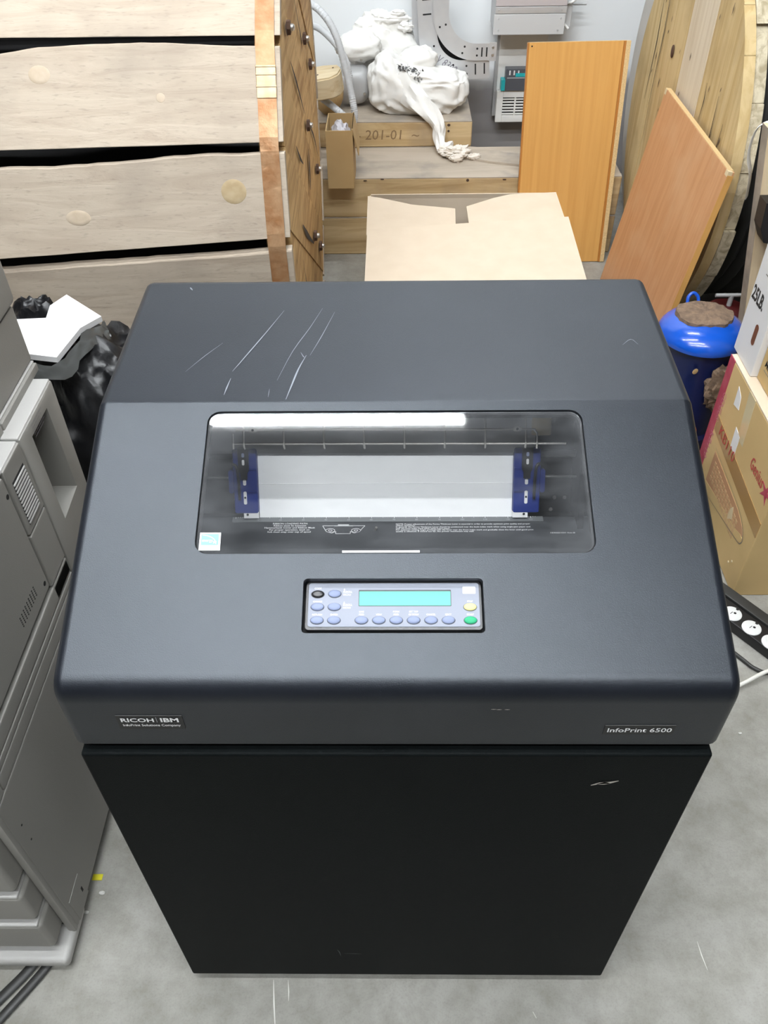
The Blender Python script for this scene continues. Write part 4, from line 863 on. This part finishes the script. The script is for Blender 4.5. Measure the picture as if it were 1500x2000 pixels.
def build_sacks():
    # front sack with a twisted neck
    T = thing('sack', 'white woven sack with a twisted tail hanging over the beams', 'sack', (.1, 3.40, .435))
    def fn(d, p):
        e = .62; f = lambda v: math.copysign(abs(v)**e, v)
        q = V((f(d.x)*.222, f(d.y)*.125, f(d.z)*.118))
        ang = math.atan2(d.z, d.x+.25); fold = .0045*math.sin(ang*11+3*noise.noise(d*2))*max(0, -d.y)
        fold += .016*noise.fractal(V((d.x*2.0, d.y*2.0, d.z*1.6)), 1, 2, 3)-.020*abs(noise.noise(V((d.x*2.6+d.z*1.5+5, d.y*2.2, d.z*1.2))))-.008*abs(noise.noise(V((d.x*7+d.z*3, d.y*5, d.z*3))))
        q += d*fold; q.z += .06*math.exp(-((d.x+.5)/.35)**2)*max(0, d.z) + .012*math.exp(-((d.x-.35)/.25)**2)*max(0, d.z) - .03*max(0, d.z)
        q.z *= 1-.42*max(0, min(1, (d.x+.35)/.6)) if d.z > 0 else 1
        q.z -= .02*max(0, d.z)*max(0, d.x)
        q.z = max(q.z, -.1035); return q
    bm = bmesh.new(); blob(bm, (.105, 3.392, .5395), (1, 1, 1), 96, 56, fn); sk = obj('body', bm, MT['sack'], T, smooth=60)
    p = smoothpath([(.03, 3.33, .575), (.085, 3.270, .520), (.145, 3.226, .475), (.185, 3.200, .43), (.193, 3.178, .39), (.205, 3.14, .357), (.235, 3.115, .352)], 8)
    tube('twisted_neck', p, lambda t, th: (.034*(1-t)**2+.019+.012*max(0, t-.8)/.2)*(1+.2*math.sin(th*3+t*9)+.1*math.sin(th*7-t*15)), MT['sack'], T, 22)
    def fn2(d, p): return p*(1+.42*noise.fractal(d*3.2, 1, 2.1, 4)-.2*abs(noise.noise(d*7)))
    bm = bmesh.new(); blob(bm, (.262, 3.095, .353), (.060, .042, .026), 40, 26, fn2); blob(bm, (.215, 3.12, .35), (.03, .03, .02), 20, 14, fn2); blob(bm, (.26, 3.05, .345), (.03, .018, .016), 20, 12, fn2); blob(bm, (.335, 3.07, .343), (.03, .014, .013), 20, 12, fn2); obj('crumpled_end', bm, MT['foamtail'], T, smooth=30)
    # shards in the torn mouth
    bm = bmesh.new(); rr = random.Random(5)
    for k in range(130):
        t = rr.random(); c = V((.015+.105*t, 3.292+rr.uniform(-.012, .03), .618-.022*t+rr.uniform(-.03, .022))); s = rr.uniform(.004, .010); d = [V((rr.uniform(-1, 1), rr.uniform(-1, 1), rr.uniform(-1, 1)))*s for _ in range(4)]
        vs = [bm.verts.new(c+q) for q in d]
        for f in ((0, 1, 2), (0, 2, 3), (0, 3, 1), (1, 3, 2)): bm.faces.new([vs[i] for i in f])
    tag(obj('metal_shards', bm, MT['shard']), 'dark glittering metal bits showing in the torn mouth of the sack', 'metal bits', kind='stuff')
    # rear sack leaning on the wall, knotted at the top
    T = thing('sack', 'taller knotted white sack leaning on the wall behind', 'sack', (-.02, 3.60, .435))
    def fn3(d, p):
        w_ = 1-.30*max(0, d.z)**2; q = V((d.x*.185*w_, d.y*.085*w_, d.z*.18)); n_ = .022*noise.fractal(d*2.4+V((7, 0, 0)), 1, 2, 4)-.025*abs(noise.noise(d*4.4+V((2, 2, 2)))); q += d*n_; q.x -= .05*d.z if d.z > 0 else -.02*d.z; q.y = min(q.y, .085); q.z = max(q.z, -.165); return q
    bm = bmesh.new(); blob(bm, (-.015, 3.615, .6), (1, 1, 1), 72, 44, fn3); obj('body', bm, MT['sack'], T, smooth=60)
    bm = bmesh.new()
    def fn4(d, p): return p*(1+.35*noise.fractal(d*2.6+V((3, 1, 0)), 1, 2, 4))
    for c, r in (((-.06, 3.6, .745), (.04, .03, .028)), ((.0, 3.58, .745), (.075, .022, .016)), ((.055, 3.57, .715), (.035, .025, .02)), ((-.125, 3.58, .71), (.05, .03, .035)), ((.02, 3.575, .768), (.03, .016, .012))): blob(bm, c, r, 24, 16, fn4)
    obj('knot', bm, MT['sack'], T, smooth=50)
    # inner white bag bulging out of the front sack
    bm = bmesh.new()
    def fn5(d, p): return p*(1+.16*noise.fractal(d*2.2+V((1, 5, 0)), 1, 2, 4))
    blob(bm, (.105, 3.45, .62), (.085, .06, .05), 36, 24, fn5); obj('inner_bag', bm, MT['sack'], T, smooth=60)
    # grey casting with screws at the left
    T = thing('metal_casting', 'grey metal casting with bolt holes left of the sacks', 'machine part', (-.17, 3.46, .435))
    bm = bmesh.new()
    def fn6(d, p):
        f = lambda v: math.copysign(abs(v)**.7, v); q = V((f(d.x)*.085, f(d.y)*.07, f(d.z)*.075)); return q*(1+.05*noise.noise(d*2))
    blob(bm, (-.185, 3.45, .522), (1, 1, 1), 36, 24, fn6); obj('shell', bm, MT['castmetal'], T, smooth=60)
    disc('bore', .012, .004, frame((-.205, 3.396, .512), (1, 0, 0), (0, -.2, 1)), MT['hole'], T, 16); disc('bore_rim', .014, .002, frame((-.205, 3.397, .512), (1, 0, 0), (0, -.2, 1)), MT['zinc'], T, 16)
    disc('screw', .006, .004, frame((-.13, 3.385, .50), (1, 0, 0), (0, 0, 1)), MT['zinc'], T, 10)
    bm = bmesh.new(); blob(bm, (-.155, 3.50, .66), (.1, .08, .06), 36, 24, fn5); obj('cover', bm, MT['sack'], T, smooth=60)['label'] = 'white plastic draped over it'
    disc('bead', .006, .006, frame((-.142, 3.418, .627), (1, 0, 0), (0, 0, 1)), MT['zinc'], T, 10)
build_sacks()

# ------------------------------------------------------------------ bent tray plates, wall box, vent
def bent_plate(label, ox, oz, y, r_in, wdt, leg_up, leg_out, name='tray_bend', extra=None, tilt=0, slots=True):
    """flat galvanised side plate of a cable-tray bend: a straight leg up, a quarter turn, a leg to the right"""
    T = thing(name, label, 'metal plate', (ox, y, oz), group='bent tray plates by the wall', local=True); T.rotation_euler = (0, math.radians(tilt), 0)
    r0, r1 = r_in, r_in+wdt; inner, outer = [], []
    outer.append((-r1, leg_up)); inner.append((-r0, leg_up))
    for k in range(17):
        a = math.pi+math.pi/2*k/16; outer.append((r1*math.cos(a), r1*math.sin(a))); inner.append((r0*math.cos(a), r0*math.sin(a)))
    outer.append((leg_out, -r1)); inner.append((leg_out, -r0))
    MM = Matrix(((1, 0, 0, 0), (0, 0, -1, 0), (0, 1, 0, 0), (0, 0, 0, 1)))
    bm = bmesh.new(); n = len(outer)
    for z0, z1, o_, i_ in ((0, .002, outer, inner),):
        A = [bm.verts.new(MM @ V((p[0], p[1], z0))) for p in o_]; B = [bm.verts.new(MM @ V((p[0], p[1], z0))) for p in i_]
        C = [bm.verts.new(MM @ V((p[0], p[1], z1))) for p in o_]; D = [bm.verts.new(MM @ V((p[0], p[1], z1))) for p in i_]
        for k in range(n-1):
            bm.faces.new((A[k], A[k+1], B[k+1], B[k])); bm.faces.new((C[k], D[k], D[k+1], C[k+1])); bm.faces.new((A[k], C[k], C[k+1], A[k+1])); bm.faces.new((B[k], B[k+1], D[k+1], D[k]))
        bm.faces.new((A[0], B[0], D[0], C[0])); bm.faces.new((A[-1], C[-1], D[-1], B[-1]))
    obj('plate', bm, MT['galv'], T)
    rm = (r0+r1)/2
    def mk(nm, x, z, sx, sz, m='hole'): box(nm, (x-sx/2, -.0026, z-sz/2), (x+sx/2, -.0019, z+sz/2), MT[m], T)
    if slots:
        for u in (.45, .8): mk('slot', leg_out*u, -rm, .006, wdt*.55)
        for u in (.35, .6, .85): mk('slot', -rm, leg_up*u, wdt*.45, .006)
        for a in (200, 250):
            for dr in (-.2, .2):
                aa = math.radians(a); rr_ = rm+dr*wdt; disc('hole', .0045, .0006, frame((rr_*math.cos(aa), -.002, rr_*math.sin(aa)), (1, 0, 0), (0, 0, 1)), MT['hole'], T, 10)
        for dr in (-.2, .2): disc('hole', .0045, .0006, frame((leg_out*.1, -.002, -rm-dr*wdt), (1, 0, 0), (0, 0, 1)), MT['hole'], T, 10)
    return T
def build_wall_things():
    # outer plate with the pencilled mark
    T = bent_plate('lower bent tray plate marked in pencil beside the sack', .299, .712, 3.50, .113, .080, .22, .112, tilt=-4)
    lettering('pencil_marks', 'V 8300', (-.125, -.0022, -.105), (.80, 0, -.6), (.6, 0, .80), .032, MT['pencil'], T, width=.095, shear=.2)
    bent_plate('upper bent tray plate with two rivets at its end', .356, .790, 3.49, .123, .067, .15, .060, tilt=0)
    t = bpy.data.objects['tray_bend.001']
    box('end_tab', (.058, -.0045, -.192), (.090, -.0022, -.118), MT['galv'], t, .001)
    for z in (-.138, -.168): disc('rivet', .006, .003, frame((.074, -.0045, z), (1, 0, 0), (0, 0, 1)), MT['zinc'], t, 12)
    bent_plate('rear bent tray plate mostly hidden behind the others', .301, .749, 3.56, .145, .078, .22, .02, tilt=-2)
    T = thing('gap_shade', 'black curved strip added to darken the gap between the bent tray plates', 'dark strip', (.325, 3.535, .742), local=True)  # shade in the gap between the plates, built as a black strip
    bm = bmesh.new(); pts = [(-.165*math.cos(math.radians(a)), -.165*math.sin(math.radians(a))) for a in range(0, 91, 6)]+[(-.115*math.cos(math.radians(a)), -.115*math.sin(math.radians(a))) for a in range(90, -1, -6)]
    poly_prism(bm, pts, -.001, .001, Matrix(((1, 0, 0, 0), (0, 0, -1, 0), (0, 1, 0, 0), (0, 0, 0, 1)))); obj('strip', bm, MT['hole'], T)
    # grey metal box on the wall
    T = thing('wall_box', 'grey riveted metal box fixed high on the wall', 'metal box', (.59, 3.62, .68))
    box('body', (.437, 3.56, .690), (.742, 3.75, 1.05), MT['greymetal'], T, .003)
    box('cover', (.432, 3.552, .683), (.740, 3.561, .762), MT['greymetal'], T, .002); box('cover', (.437, 3.553, .764), (.742, 3.561, .790), MT['galv'], T, .002); box('cover', (.437, 3.553, .792), (.742, 3.561, 1.05), mat('rosy_metal', (.5, .45, .45), .5), T, .002)
    for x, z in ((.452, .745), (.452, .778), (.455, .70), (.722, .745), (.722, .778), (.712, .70)): disc('rivet', .004, .002, frame((x, 3.552, z), (1, 0, 0), (0, 0, 1)), MT['galv'], T, 8)
    box('side_bracket', (.745, 3.60, .70), (.775, 3.75, .80), MT['greymetal'], T, .003); tube('rod', [(.775, 3.66, .775), (.845, 3.66, .775)], .005, MT['castmetal'], T)
    tube('cable_loop', smoothpath([(.745, 3.6, .79), (.765, 3.58, .80), (.785, 3.6, .81), (.775, 3.62, .83)], 6), .006, MT['vent'], T); tube('cable_loop', [(.742, 3.6, .715), (.765, 3.59, .695)], .006, MT['vent'], T)
    # duct board under it, vent grille in front, small printed carton standing on the grille
    T = thing('duct_board', 'pale flat duct running down the wall below the metal box', 'duct', (.58, 3.72, .28))
    box('duct', (.482, 3.695, .30), (.70, 3.75, .682), MT['vent'], T, .003); box('trim', (.47, 3.70, .30), (.4815, 3.75, .682), MT['castmetal'], T)
    T = thing('vent_grille', 'white slatted vent grille below the printed carton', 'vent', (.58, 3.66, .28))
    x0, x1, z0, z1 = .482, .69, .285, .425; y = 3.655
    for lo, hi in (((x0, y, z0), (x0+.03, y+.02, z1)), ((x1-.03, y, z0), (x1, y+.02, z1)), ((x0+.03, y, z0), (x1-.03, y+.02, z0+.03)), ((x0+.03, y, z1-.03), (x1-.03, y+.02, z1))): box('rim', lo, hi, MT['vent'], T, .002)
    box('backing', (x0+.02, y+.012, z0+.02), (x1-.02, y+.016, z1-.02), MT['hole'], T)
    for k in range(6):
        z = z0+.0335+k*.013; box('slat', (x0+.03, y+.002, z), (x1-.03, y+.012, z+.0055), MT['vent'], T, .001, 1)
    box('mullion', (x0+.085, y+.001, z0+.03), (x0+.092, y+.01, z1-.03), MT['vent'], T)
    box('spacer', (x0+.01, y+.02, z0+.018), (x1-.01, 3.6945, z1-.002), MT['vent'], T)
    tube('clip', smoothpath([(.60, 3.652, .425), (.61, 3.648, .436), (.625, 3.648, .434), (.63, 3.652, .425)], 5), .003, MT['zinc'], T)
    T = thing('printed_carton', 'small dark and turquoise printed carton on top of the vent grille', 'box', (.58, 3.68, .426))
    box('body', (.515, 3.645, .4275), (.66, 3.692, .520), MT['darkbox'], T, .001); box('end_panel', (.497, 3.645, .4275), (.515, 3.692, .474), MT['teal'], T, .001); box('teal_patch', (.56, 3.6435, .488), (.64, 3.645, .503), MT['teal'], T)
    for k in range(3): box('white_print', (.53+k*.02, 3.6436, .495), (.536+k*.02, 3.645, .514), MT['white'], T)
    box('white_print', (.522, 3.6436, .481), (.64, 3.645, .4845), MT['dimwhite'], T)
build_wall_things()

# ------------------------------------------------------------------ right side: compressor, cartons, strip
def build_compressor():
    T = thing('compressor', 'blue domed compressor with a brown felt pad on top', 'compressor', (.882, 1.575, 0))
    Mx = Matrix.Translation((.882, 1.575, 0))
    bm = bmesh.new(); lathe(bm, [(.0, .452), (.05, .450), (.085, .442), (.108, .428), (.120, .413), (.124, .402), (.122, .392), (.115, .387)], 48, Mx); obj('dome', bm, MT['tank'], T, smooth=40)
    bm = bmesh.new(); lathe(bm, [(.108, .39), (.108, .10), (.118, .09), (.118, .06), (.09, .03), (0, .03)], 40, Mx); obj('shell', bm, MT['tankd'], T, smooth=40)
    for a in range(4):
        c = V((.882+.1*math.cos(a*1.57+.7), 1.575+.1*math.sin(a*1.57+.7), 0)); box('foot', (c.x-.025, c.y-.025, 0), (c.x+.025, c.y+.025, .04), MT['tankd'], T, .004)
    tube('lifting_eye', smoothpath([(.86, 1.676, .425), (.862, 1.690, .448), (.876, 1.696, .458), (.89, 1.69, .448), (.892, 1.676, .425)], 6), .005, MT['tank'], T)
    bm = bmesh.new(); rr = random.Random(2); pts = []
    for k in range(40):
        a = 2*math.pi*k/40; r = .072*(1+.10*noise.noise(V((math.cos(a)*2, math.sin(a)*2, 4)))+.05*rr.uniform(-1, 1)); pts.append((.880+r*1.12*math.cos(a), 1.588+r*.98*math.sin(a)))
    pts = pts[:22]+[pts[22], pts[25]]+pts[26:]
    top = []; ctr = bm.verts.new((.880, 1.588, .462)); r1 = [bm.verts.new((x, y, .4425)) for x, y in pts]; r2 = [bm.verts.new((.88+(x-.88)*.97, 1.588+(y-1.588)*.97, .4545+.002*rr.uniform(-1, 1))) for x, y in pts]; r3 = [bm.verts.new((.88+(x-.88)*.6, 1.588+(y-1.588)*.6, .4605+.002*rr.uniform(-1, 1))) for x, y in pts]; n = len(pts); bc = bm.verts.new((.88, 1.588, .4505))
    for k in range(n):
        j = (k+1) % n; bm.faces.new((r1[k], r1[j], r2[j], r2[k])); bm.faces.new((r2[k], r2[j], r3[j], r3[k])); bm.faces.new((r3[k], r3[j], ctr)); bm.faces.new((r1[j], r1[k], bc))
    tag(obj('felt_pad', bm, MT['felt']), 'round brown felt pad lying on the blue compressor dome', 'felt pad')
    # felt wrapped on its flank
    def fn(d, p): return p*(1+.3*noise.fractal(d*3.4, 1, 2.2, 4))
    bm = bmesh.new(); blob(bm, (.945, 1.462, .285), (.055, .03, .075), 36, 26, fn); blob(bm, (1.0, 1.49, .30), (.04, .035, .07), 26, 18, fn); obj('insulation', bm, MT['felt'], T, smooth=20)
    disc('tape_patch', .009, .001, frame((.846, 1.458, .345), (1, .3, 0), (0, .05, 1)), MT['card_c'], T, 10)
    # neighbour with orange plugs
    T = thing('compressor', 'low blue compressor half hidden behind the printer, with orange plugs', 'compressor', (.79, 1.27, 0))
    Mx = Matrix.Translation((.778, 1.25, 0)); bm = bmesh.new(); lathe(bm, [(0, .16), (.04, .157), (.07, .145), (.088, .12), (.09, .1), (.09, .05), (.07, .02), (0, .02)], 36, Mx); obj('dome', bm, MT['tankd'], T, smooth=40)
    box('foot', (.74, 1.2, 0), (.83, 1.3, .03), MT['tankd'], T, .004)
    for k, (c, nrm) in enumerate((((.815, 1.315, .245), (.5, -.6, .62)), ((.775, 1.215, .20), (.7, -.5, .5)))):
        nz = V(nrm).normalized(); xx = nz.cross(V((0, 0, 1))).normalized(); yy = nz.cross(xx)
        tube('port', [V(c)-nz*.10, V(c)], .014, MT['tankd'], T, 12)
        pl = disc('plug', .026, .008, frame(c, xx, yy), MT['orange'], T, 20)
        if k == 0: disc('plug_collar', .024, .012, frame(V(c)-nz*.016, xx, yy), MT['white'], T, 16)
    def fn3(d, p): return p*(1+.3*noise.fractal(d*3+V((4, 4, 1)), 1, 2.2, 4))
    bm = bmesh.new(); blob(bm, (.825, 1.33, .07), (.04, .04, .06), 26, 18, fn3); obj('insulation', bm, mat('dark_felt', (.05, .045, .035), .95), T, smooth=20)
build_compressor()
def build_right_cartons():
    X = .886; NX = (-1, 0, 0)
    # large keyboard carton on the floor
    T = thing('keyboard_carton', 'large kraft carton with red band and keyboard print on the floor', 'box', (1.15, 1.14, 0))
    bd = box('carton', (X, .927, 0), (1.45, 1.362, .462), MT['card_k'], T, .004); 
    box('top_flap', (X+.001, .929, .4615), (1.448, 1.360, .466), MT['card'], T, .001)
    def face(name, pts, m, lift=.0006, parent=None):   # pts in (y,z) on the left face
        bm = bmesh.new(); a = [bm.verts.new((X-lift, y, z)) for y, z in pts]; b = [bm.verts.new((X+.001, y, z)) for y, z in pts]; n = len(a); bm.faces.new(a); bm.faces.new(b[::-1])
        for k in range(n): bm.faces.new((a[k], b[k], b[(k+1) % n], a[(k+1) % n]))
        return obj(name, bm, m, parent or T)
    rb = face('red_band', [(1.361, .465), (1.361, .02), (1.318, .02), (1.326, .465)], MT['redband'])
    # print runs towards the viewer along the face
    YN, ZP = (0, -1, 0), (0, 0, 1)
    for s, z in (('GENIUS', .37), ('KB110', .24), ('GENIUS', .12)): lettering('band_lettering', s, (X-.0008, 1.331, z), (0, 0, -1), YN, .022, mat('band_pink', (.6, .2, .25), .6), rb, width=.09)
    lettering('print', 'KB110', (X-.0007, 1.285, .262), YN, ZP, .030, MT['redprint'], T, width=.125, lift=.0014)
    lettering('print', 'Genius', (X-.0007, 1.075, .325), YN, ZP, .032, MT['redprint'], T, width=.088, bold=.015)
    sp = []
    for k in range(10):
        a = math.radians(100)+k*math.pi/5; r = .034 if k % 2 == 0 else .011; sp.append((.962+r*math.cos(a), .333+r*math.sin(a)*.9))
    face('logo_star', sp, MT['redband']); disc('logo_dot', .008, .0008, frame((X-.0002, .935, .362), YN, ZP), MT['redband'], T, 12)
    face('tape', [(1.318, .297), (.929, .262), (.929, .214), (1.318, .250)], MT['tape'], .0010)
    # keyboard drawing: outline, key field, key rows
    kb = face('keyboard_print', [(1.27, .21), (1.05, .195), (1.0, .18), (.985, .165), (.99, .155), (1.02, .135), (1.27, .085)], MT['pinkprint'])
    face('keyboard_palm_rest', [(1.27, .105), (1.03, .148), (.995, .16), (.982, .158), (.982, .146), (.995, .135), (1.27, .072)], MT['card_k'], .0010, T)
    streak('keyboard_outline', smoothpath([(X, 1.27, .072), (X, 1.12, .105), (X, 1.0, .132), (X, .978, .146), (X, .978, .162), (X, 1.0, .185), (X, 1.06, .204), (X, 1.27, .22)], 6), .003, NX, MT['inkg'], T, .0012)
    for i in range(4):
        for j in range(13): 
            y = 1.25-j*.0172; z = .19-i*.0165-j*.0016; box('key_print', (X-.0011, y-.013, z-.012), (X-.0006, y, z), mat('key_pink', (.58, .37, .19), .7) if 'key_pink' not in bpy.data.materials else bpy.data.materials['key_pink'], kb)
    face('torn_patch', [(1.085, .168), (1.075, .182), (1.066, .165), (1.06, .150), (1.072, .142), (1.084, .13), (1.088, .148)], MT['card_e'], .0014)
    face('sticker', [(1.262, .432), (1.232, .418), (1.222, .385), (1.258, .378)], MT['white'], .0009); face('sticker', [(1.205, .345), (1.168, .338), (1.165, .282), (1.2, .286)], MT['white'], .0009)
    face('clear_tape', [(1.20, .462), (1.155, .462), (1.14, .33), (1.18, .33)], MT['tapec'], .0007)
    for y, z in ((.94, .395), (.985, .07), (1.0, .052)): disc('chip', .0035, .002, frame((X, y, z), YN, ZP), MT['card_e'], T, 8)
    # upper kraft carton
    T = thing('compressor_carton', 'plain kraft carton standing on the keyboard carton', 'box', (1.15, 1.10, .466))
    x = .916; box('carton', (x, .97, .4665), (1.4, 1.252, .80), MT['card_k'], T, .004)
    lettering('print', 'Maneurop', (x-.0003, 1.232, .515), YN, ZP, .017, MT['ink'], T, width=.105, bold=.01, shear=.2)
    box('print_rule', (x-.0006, 1.118, .504), (x, 1.228, .5055), MT['inkg'], T)
    # white refrigerant carton behind it
    T = thing('refrigerant_carton', 'white carton marked 25LB. behind the plain kraft carton', 'box', (1.1, 1.31, .466))
    x = .900; box('carton', (x, 1.2535, .4665), (1.2, 1.392, .92), MT['boxwhite'], T, .003)
    lettering('print', '25LB.', (x-.0003, 1.384, .622), YN, ZP, .034, MT['ink'], T, width=.078, bold=.03)
    for k in range(6): box('small_print', (x-.0005, 1.262, .70+k*.009), (x, 1.345-.005*(k % 3), .7025+k*.009), MT['inkg'], T)
    prism('hand_hole', rrect(-.010, -.028, .010, .028, .0098, 5), 0, .0006, mat('hole_brown', (.16, .05, .02), .8), T, M=frame((x-.0003, 1.300, .560), YN, ZP))
    # tall plank at the right edge and what lies by it
    T = thing('timber_post', 'tall pale timber plank leaning at the right edge behind the cartons', 'plank', (1.12, 1.72, 0), local=True)
    T.rotation_euler = (0, math.radians(-9.8), 0)
    box('plank', (-.005, -.015, .0), (.2, .03, .93), MT['post'], T, .003); box('plank_edge', (-.006, -.0148, .0), (-.005, .0298, .93), MT['dusty'], T)
    Mi = (Matrix.Translation((1.12, 1.72, 0)) @ Matrix.Rotation(math.radians(-9.8), 4, 'Y')).inverted()
    prism('black_bracket', [(.985, .745), (.99, .675), (1.01, .635), (1.16, .60), (1.16, .745)], 0, .055, MT['black'], T, M=Mi @ frame((0, 1.702, 0), (1, 0, 0), (0, 0, 1)))
    sb = tube('strap_loop', smoothpath([(1.06, 1.715, .925), (.985, 1.74, .922), (.957, 1.76, .905), (.95, 1.77, .87), (.957, 1.78, .82), (.985, 1.80, .76), (1.01, 1.84, .68)], 8), 0, MT['vent'], None, 8, flat=(.002, .010)); tag(sb, 'white plastic strap looped over the tall plank', 'strap')
    T = thing('red_canister', 'dark red canister in the shadow beside the blue compressor', 'canister', (1.12, 1.83, 0))
    bm = bmesh.new(); lathe(bm, [(.0, .34), (.03, .34), (.06, .33), (.07, .31), (.07, .01), (.0, .01)], 28, Matrix.Translation((1.05, 1.83, 0))); obj('body', bm, MT['red'], T, smooth=40)
    tube('handle', [(1.0, 1.83, .375), (1.10, 1.83, .375)], .006, MT['castmetal'], T); tube('handle_post', [(1.05, 1.83, .335), (1.05, 1.83, .375)], .008, MT['castmetal'], T)
build_right_cartons()
def build_strip():
    d = V((.062, -.082, 0)).normalized(); T = thing('power_strip', 'black power strip with round white sockets on the floor', 'power strip', (.90, .80, 0))
    o = V((.852, .842, .0)); M_ = frame(o, d, V((-d.y, d.x, 0)))
    box('housing', (-.16, -.024, 0), (.36, .034, .032), MT['black'], T, .004, 2, M_); box('flange', (-.16, .036, .012), (.36, .068, .036), MT['cable'], T, .004, 2, M_); box('bridge', (-.15, .03, .004), (.35, .04, .02), MT['black'], T, 0, 2, M_)
    for k in range(6):
        x = -.11+k*.057; s = disc('socket', .0235, .0035, M_ @ Matrix.Translation((x, -.001, .032)), MT['socket'], T, 28)
        disc('socket_hole', .0035, .0006, M_ @ Matrix.Translation((x+.004, .004, .0355)), MT['hole'], s, 8); disc('socket_notch', .004, .0006, M_ @ Matrix.Translation((x, .0195, .0352)), MT['hole'], s, 8); box('socket_slit', (x-.003, -.007, .0355), (x-.0015, .003, .0359), MT['hole'], s, 0, 2, M_)
    c = tube('mains_cable', smoothpath([(.79, .80, .006), (.848, .72, .006), (.872, .69, .006), (.905, .678, .006), (1.0, .69, .006), (1.1, .73, .006)], 10), .005, MT['cable'], None, 8); tag(c, 'dark cable curving on the floor below the power strip', 'cable')
    c = tube('mains_cable', smoothpath([(.76, .61, .010), (.834, .645, .014), (.898, .674, .020), (1.0, .70, .022), (1.1, .72, .012)], 10), .005, MT['wcable'], None, 8); tag(c, 'white cable on the floor at the right edge of the printer', 'cable')
build_strip()
# ------------------------------------------------------------------ small things on the floor
def build_floor_bits():
    tag(box('yellow_tag', (-.612, .180, .0005), (-.592, .192, .002), MT['yellow'], None, 0, 2, None), 'small yellow tag on the floor beside the copier', 'tag')
    bits = ((-.585, .155, .006, 'white plaster crumb on the floor nearest the yellow tag'), (-.606, .118, .005, 'white plaster crumb against the copier foot'), (.785, .515, .004, 'tiny white crumb on the floor right of the printer hood'))
    for x, y, s, lb in bits:
        bm = bmesh.new(); blob(bm, (x, y, s*.45), (s, s*.6, s*.5), 10, 7, lambda d, p: p*(1+.5*noise.noise(d*2+V((x*90, y*50, 0))))); tag(obj('plaster_crumb', bm, MT['crumb'], None), lb, 'crumb', 'crumbs on the floor')
    fl = bpy.data.objects['floor']
    for pts, wd, m in ((((-.227, .0, 0), (-.222, -.04, 0), (-.214, -.09, 0)), .003, 'crumb'), (((-.20, .0, 0), (-.197, -.02, 0), (-.196, -.035, 0)), .002, 'crumb'), (((.57, .07, 0), (.572, .045, 0), (.576, .02, 0)), .002, 'crumb'), (((.245, -.05, 0), (.25, -.06, 0)), .003, 'crumb')):
        streak('floor_scratch', [V(p) for p in pts], wd, (0, 0, 1), MT[m], fl, .0004)
build_floor_bits()
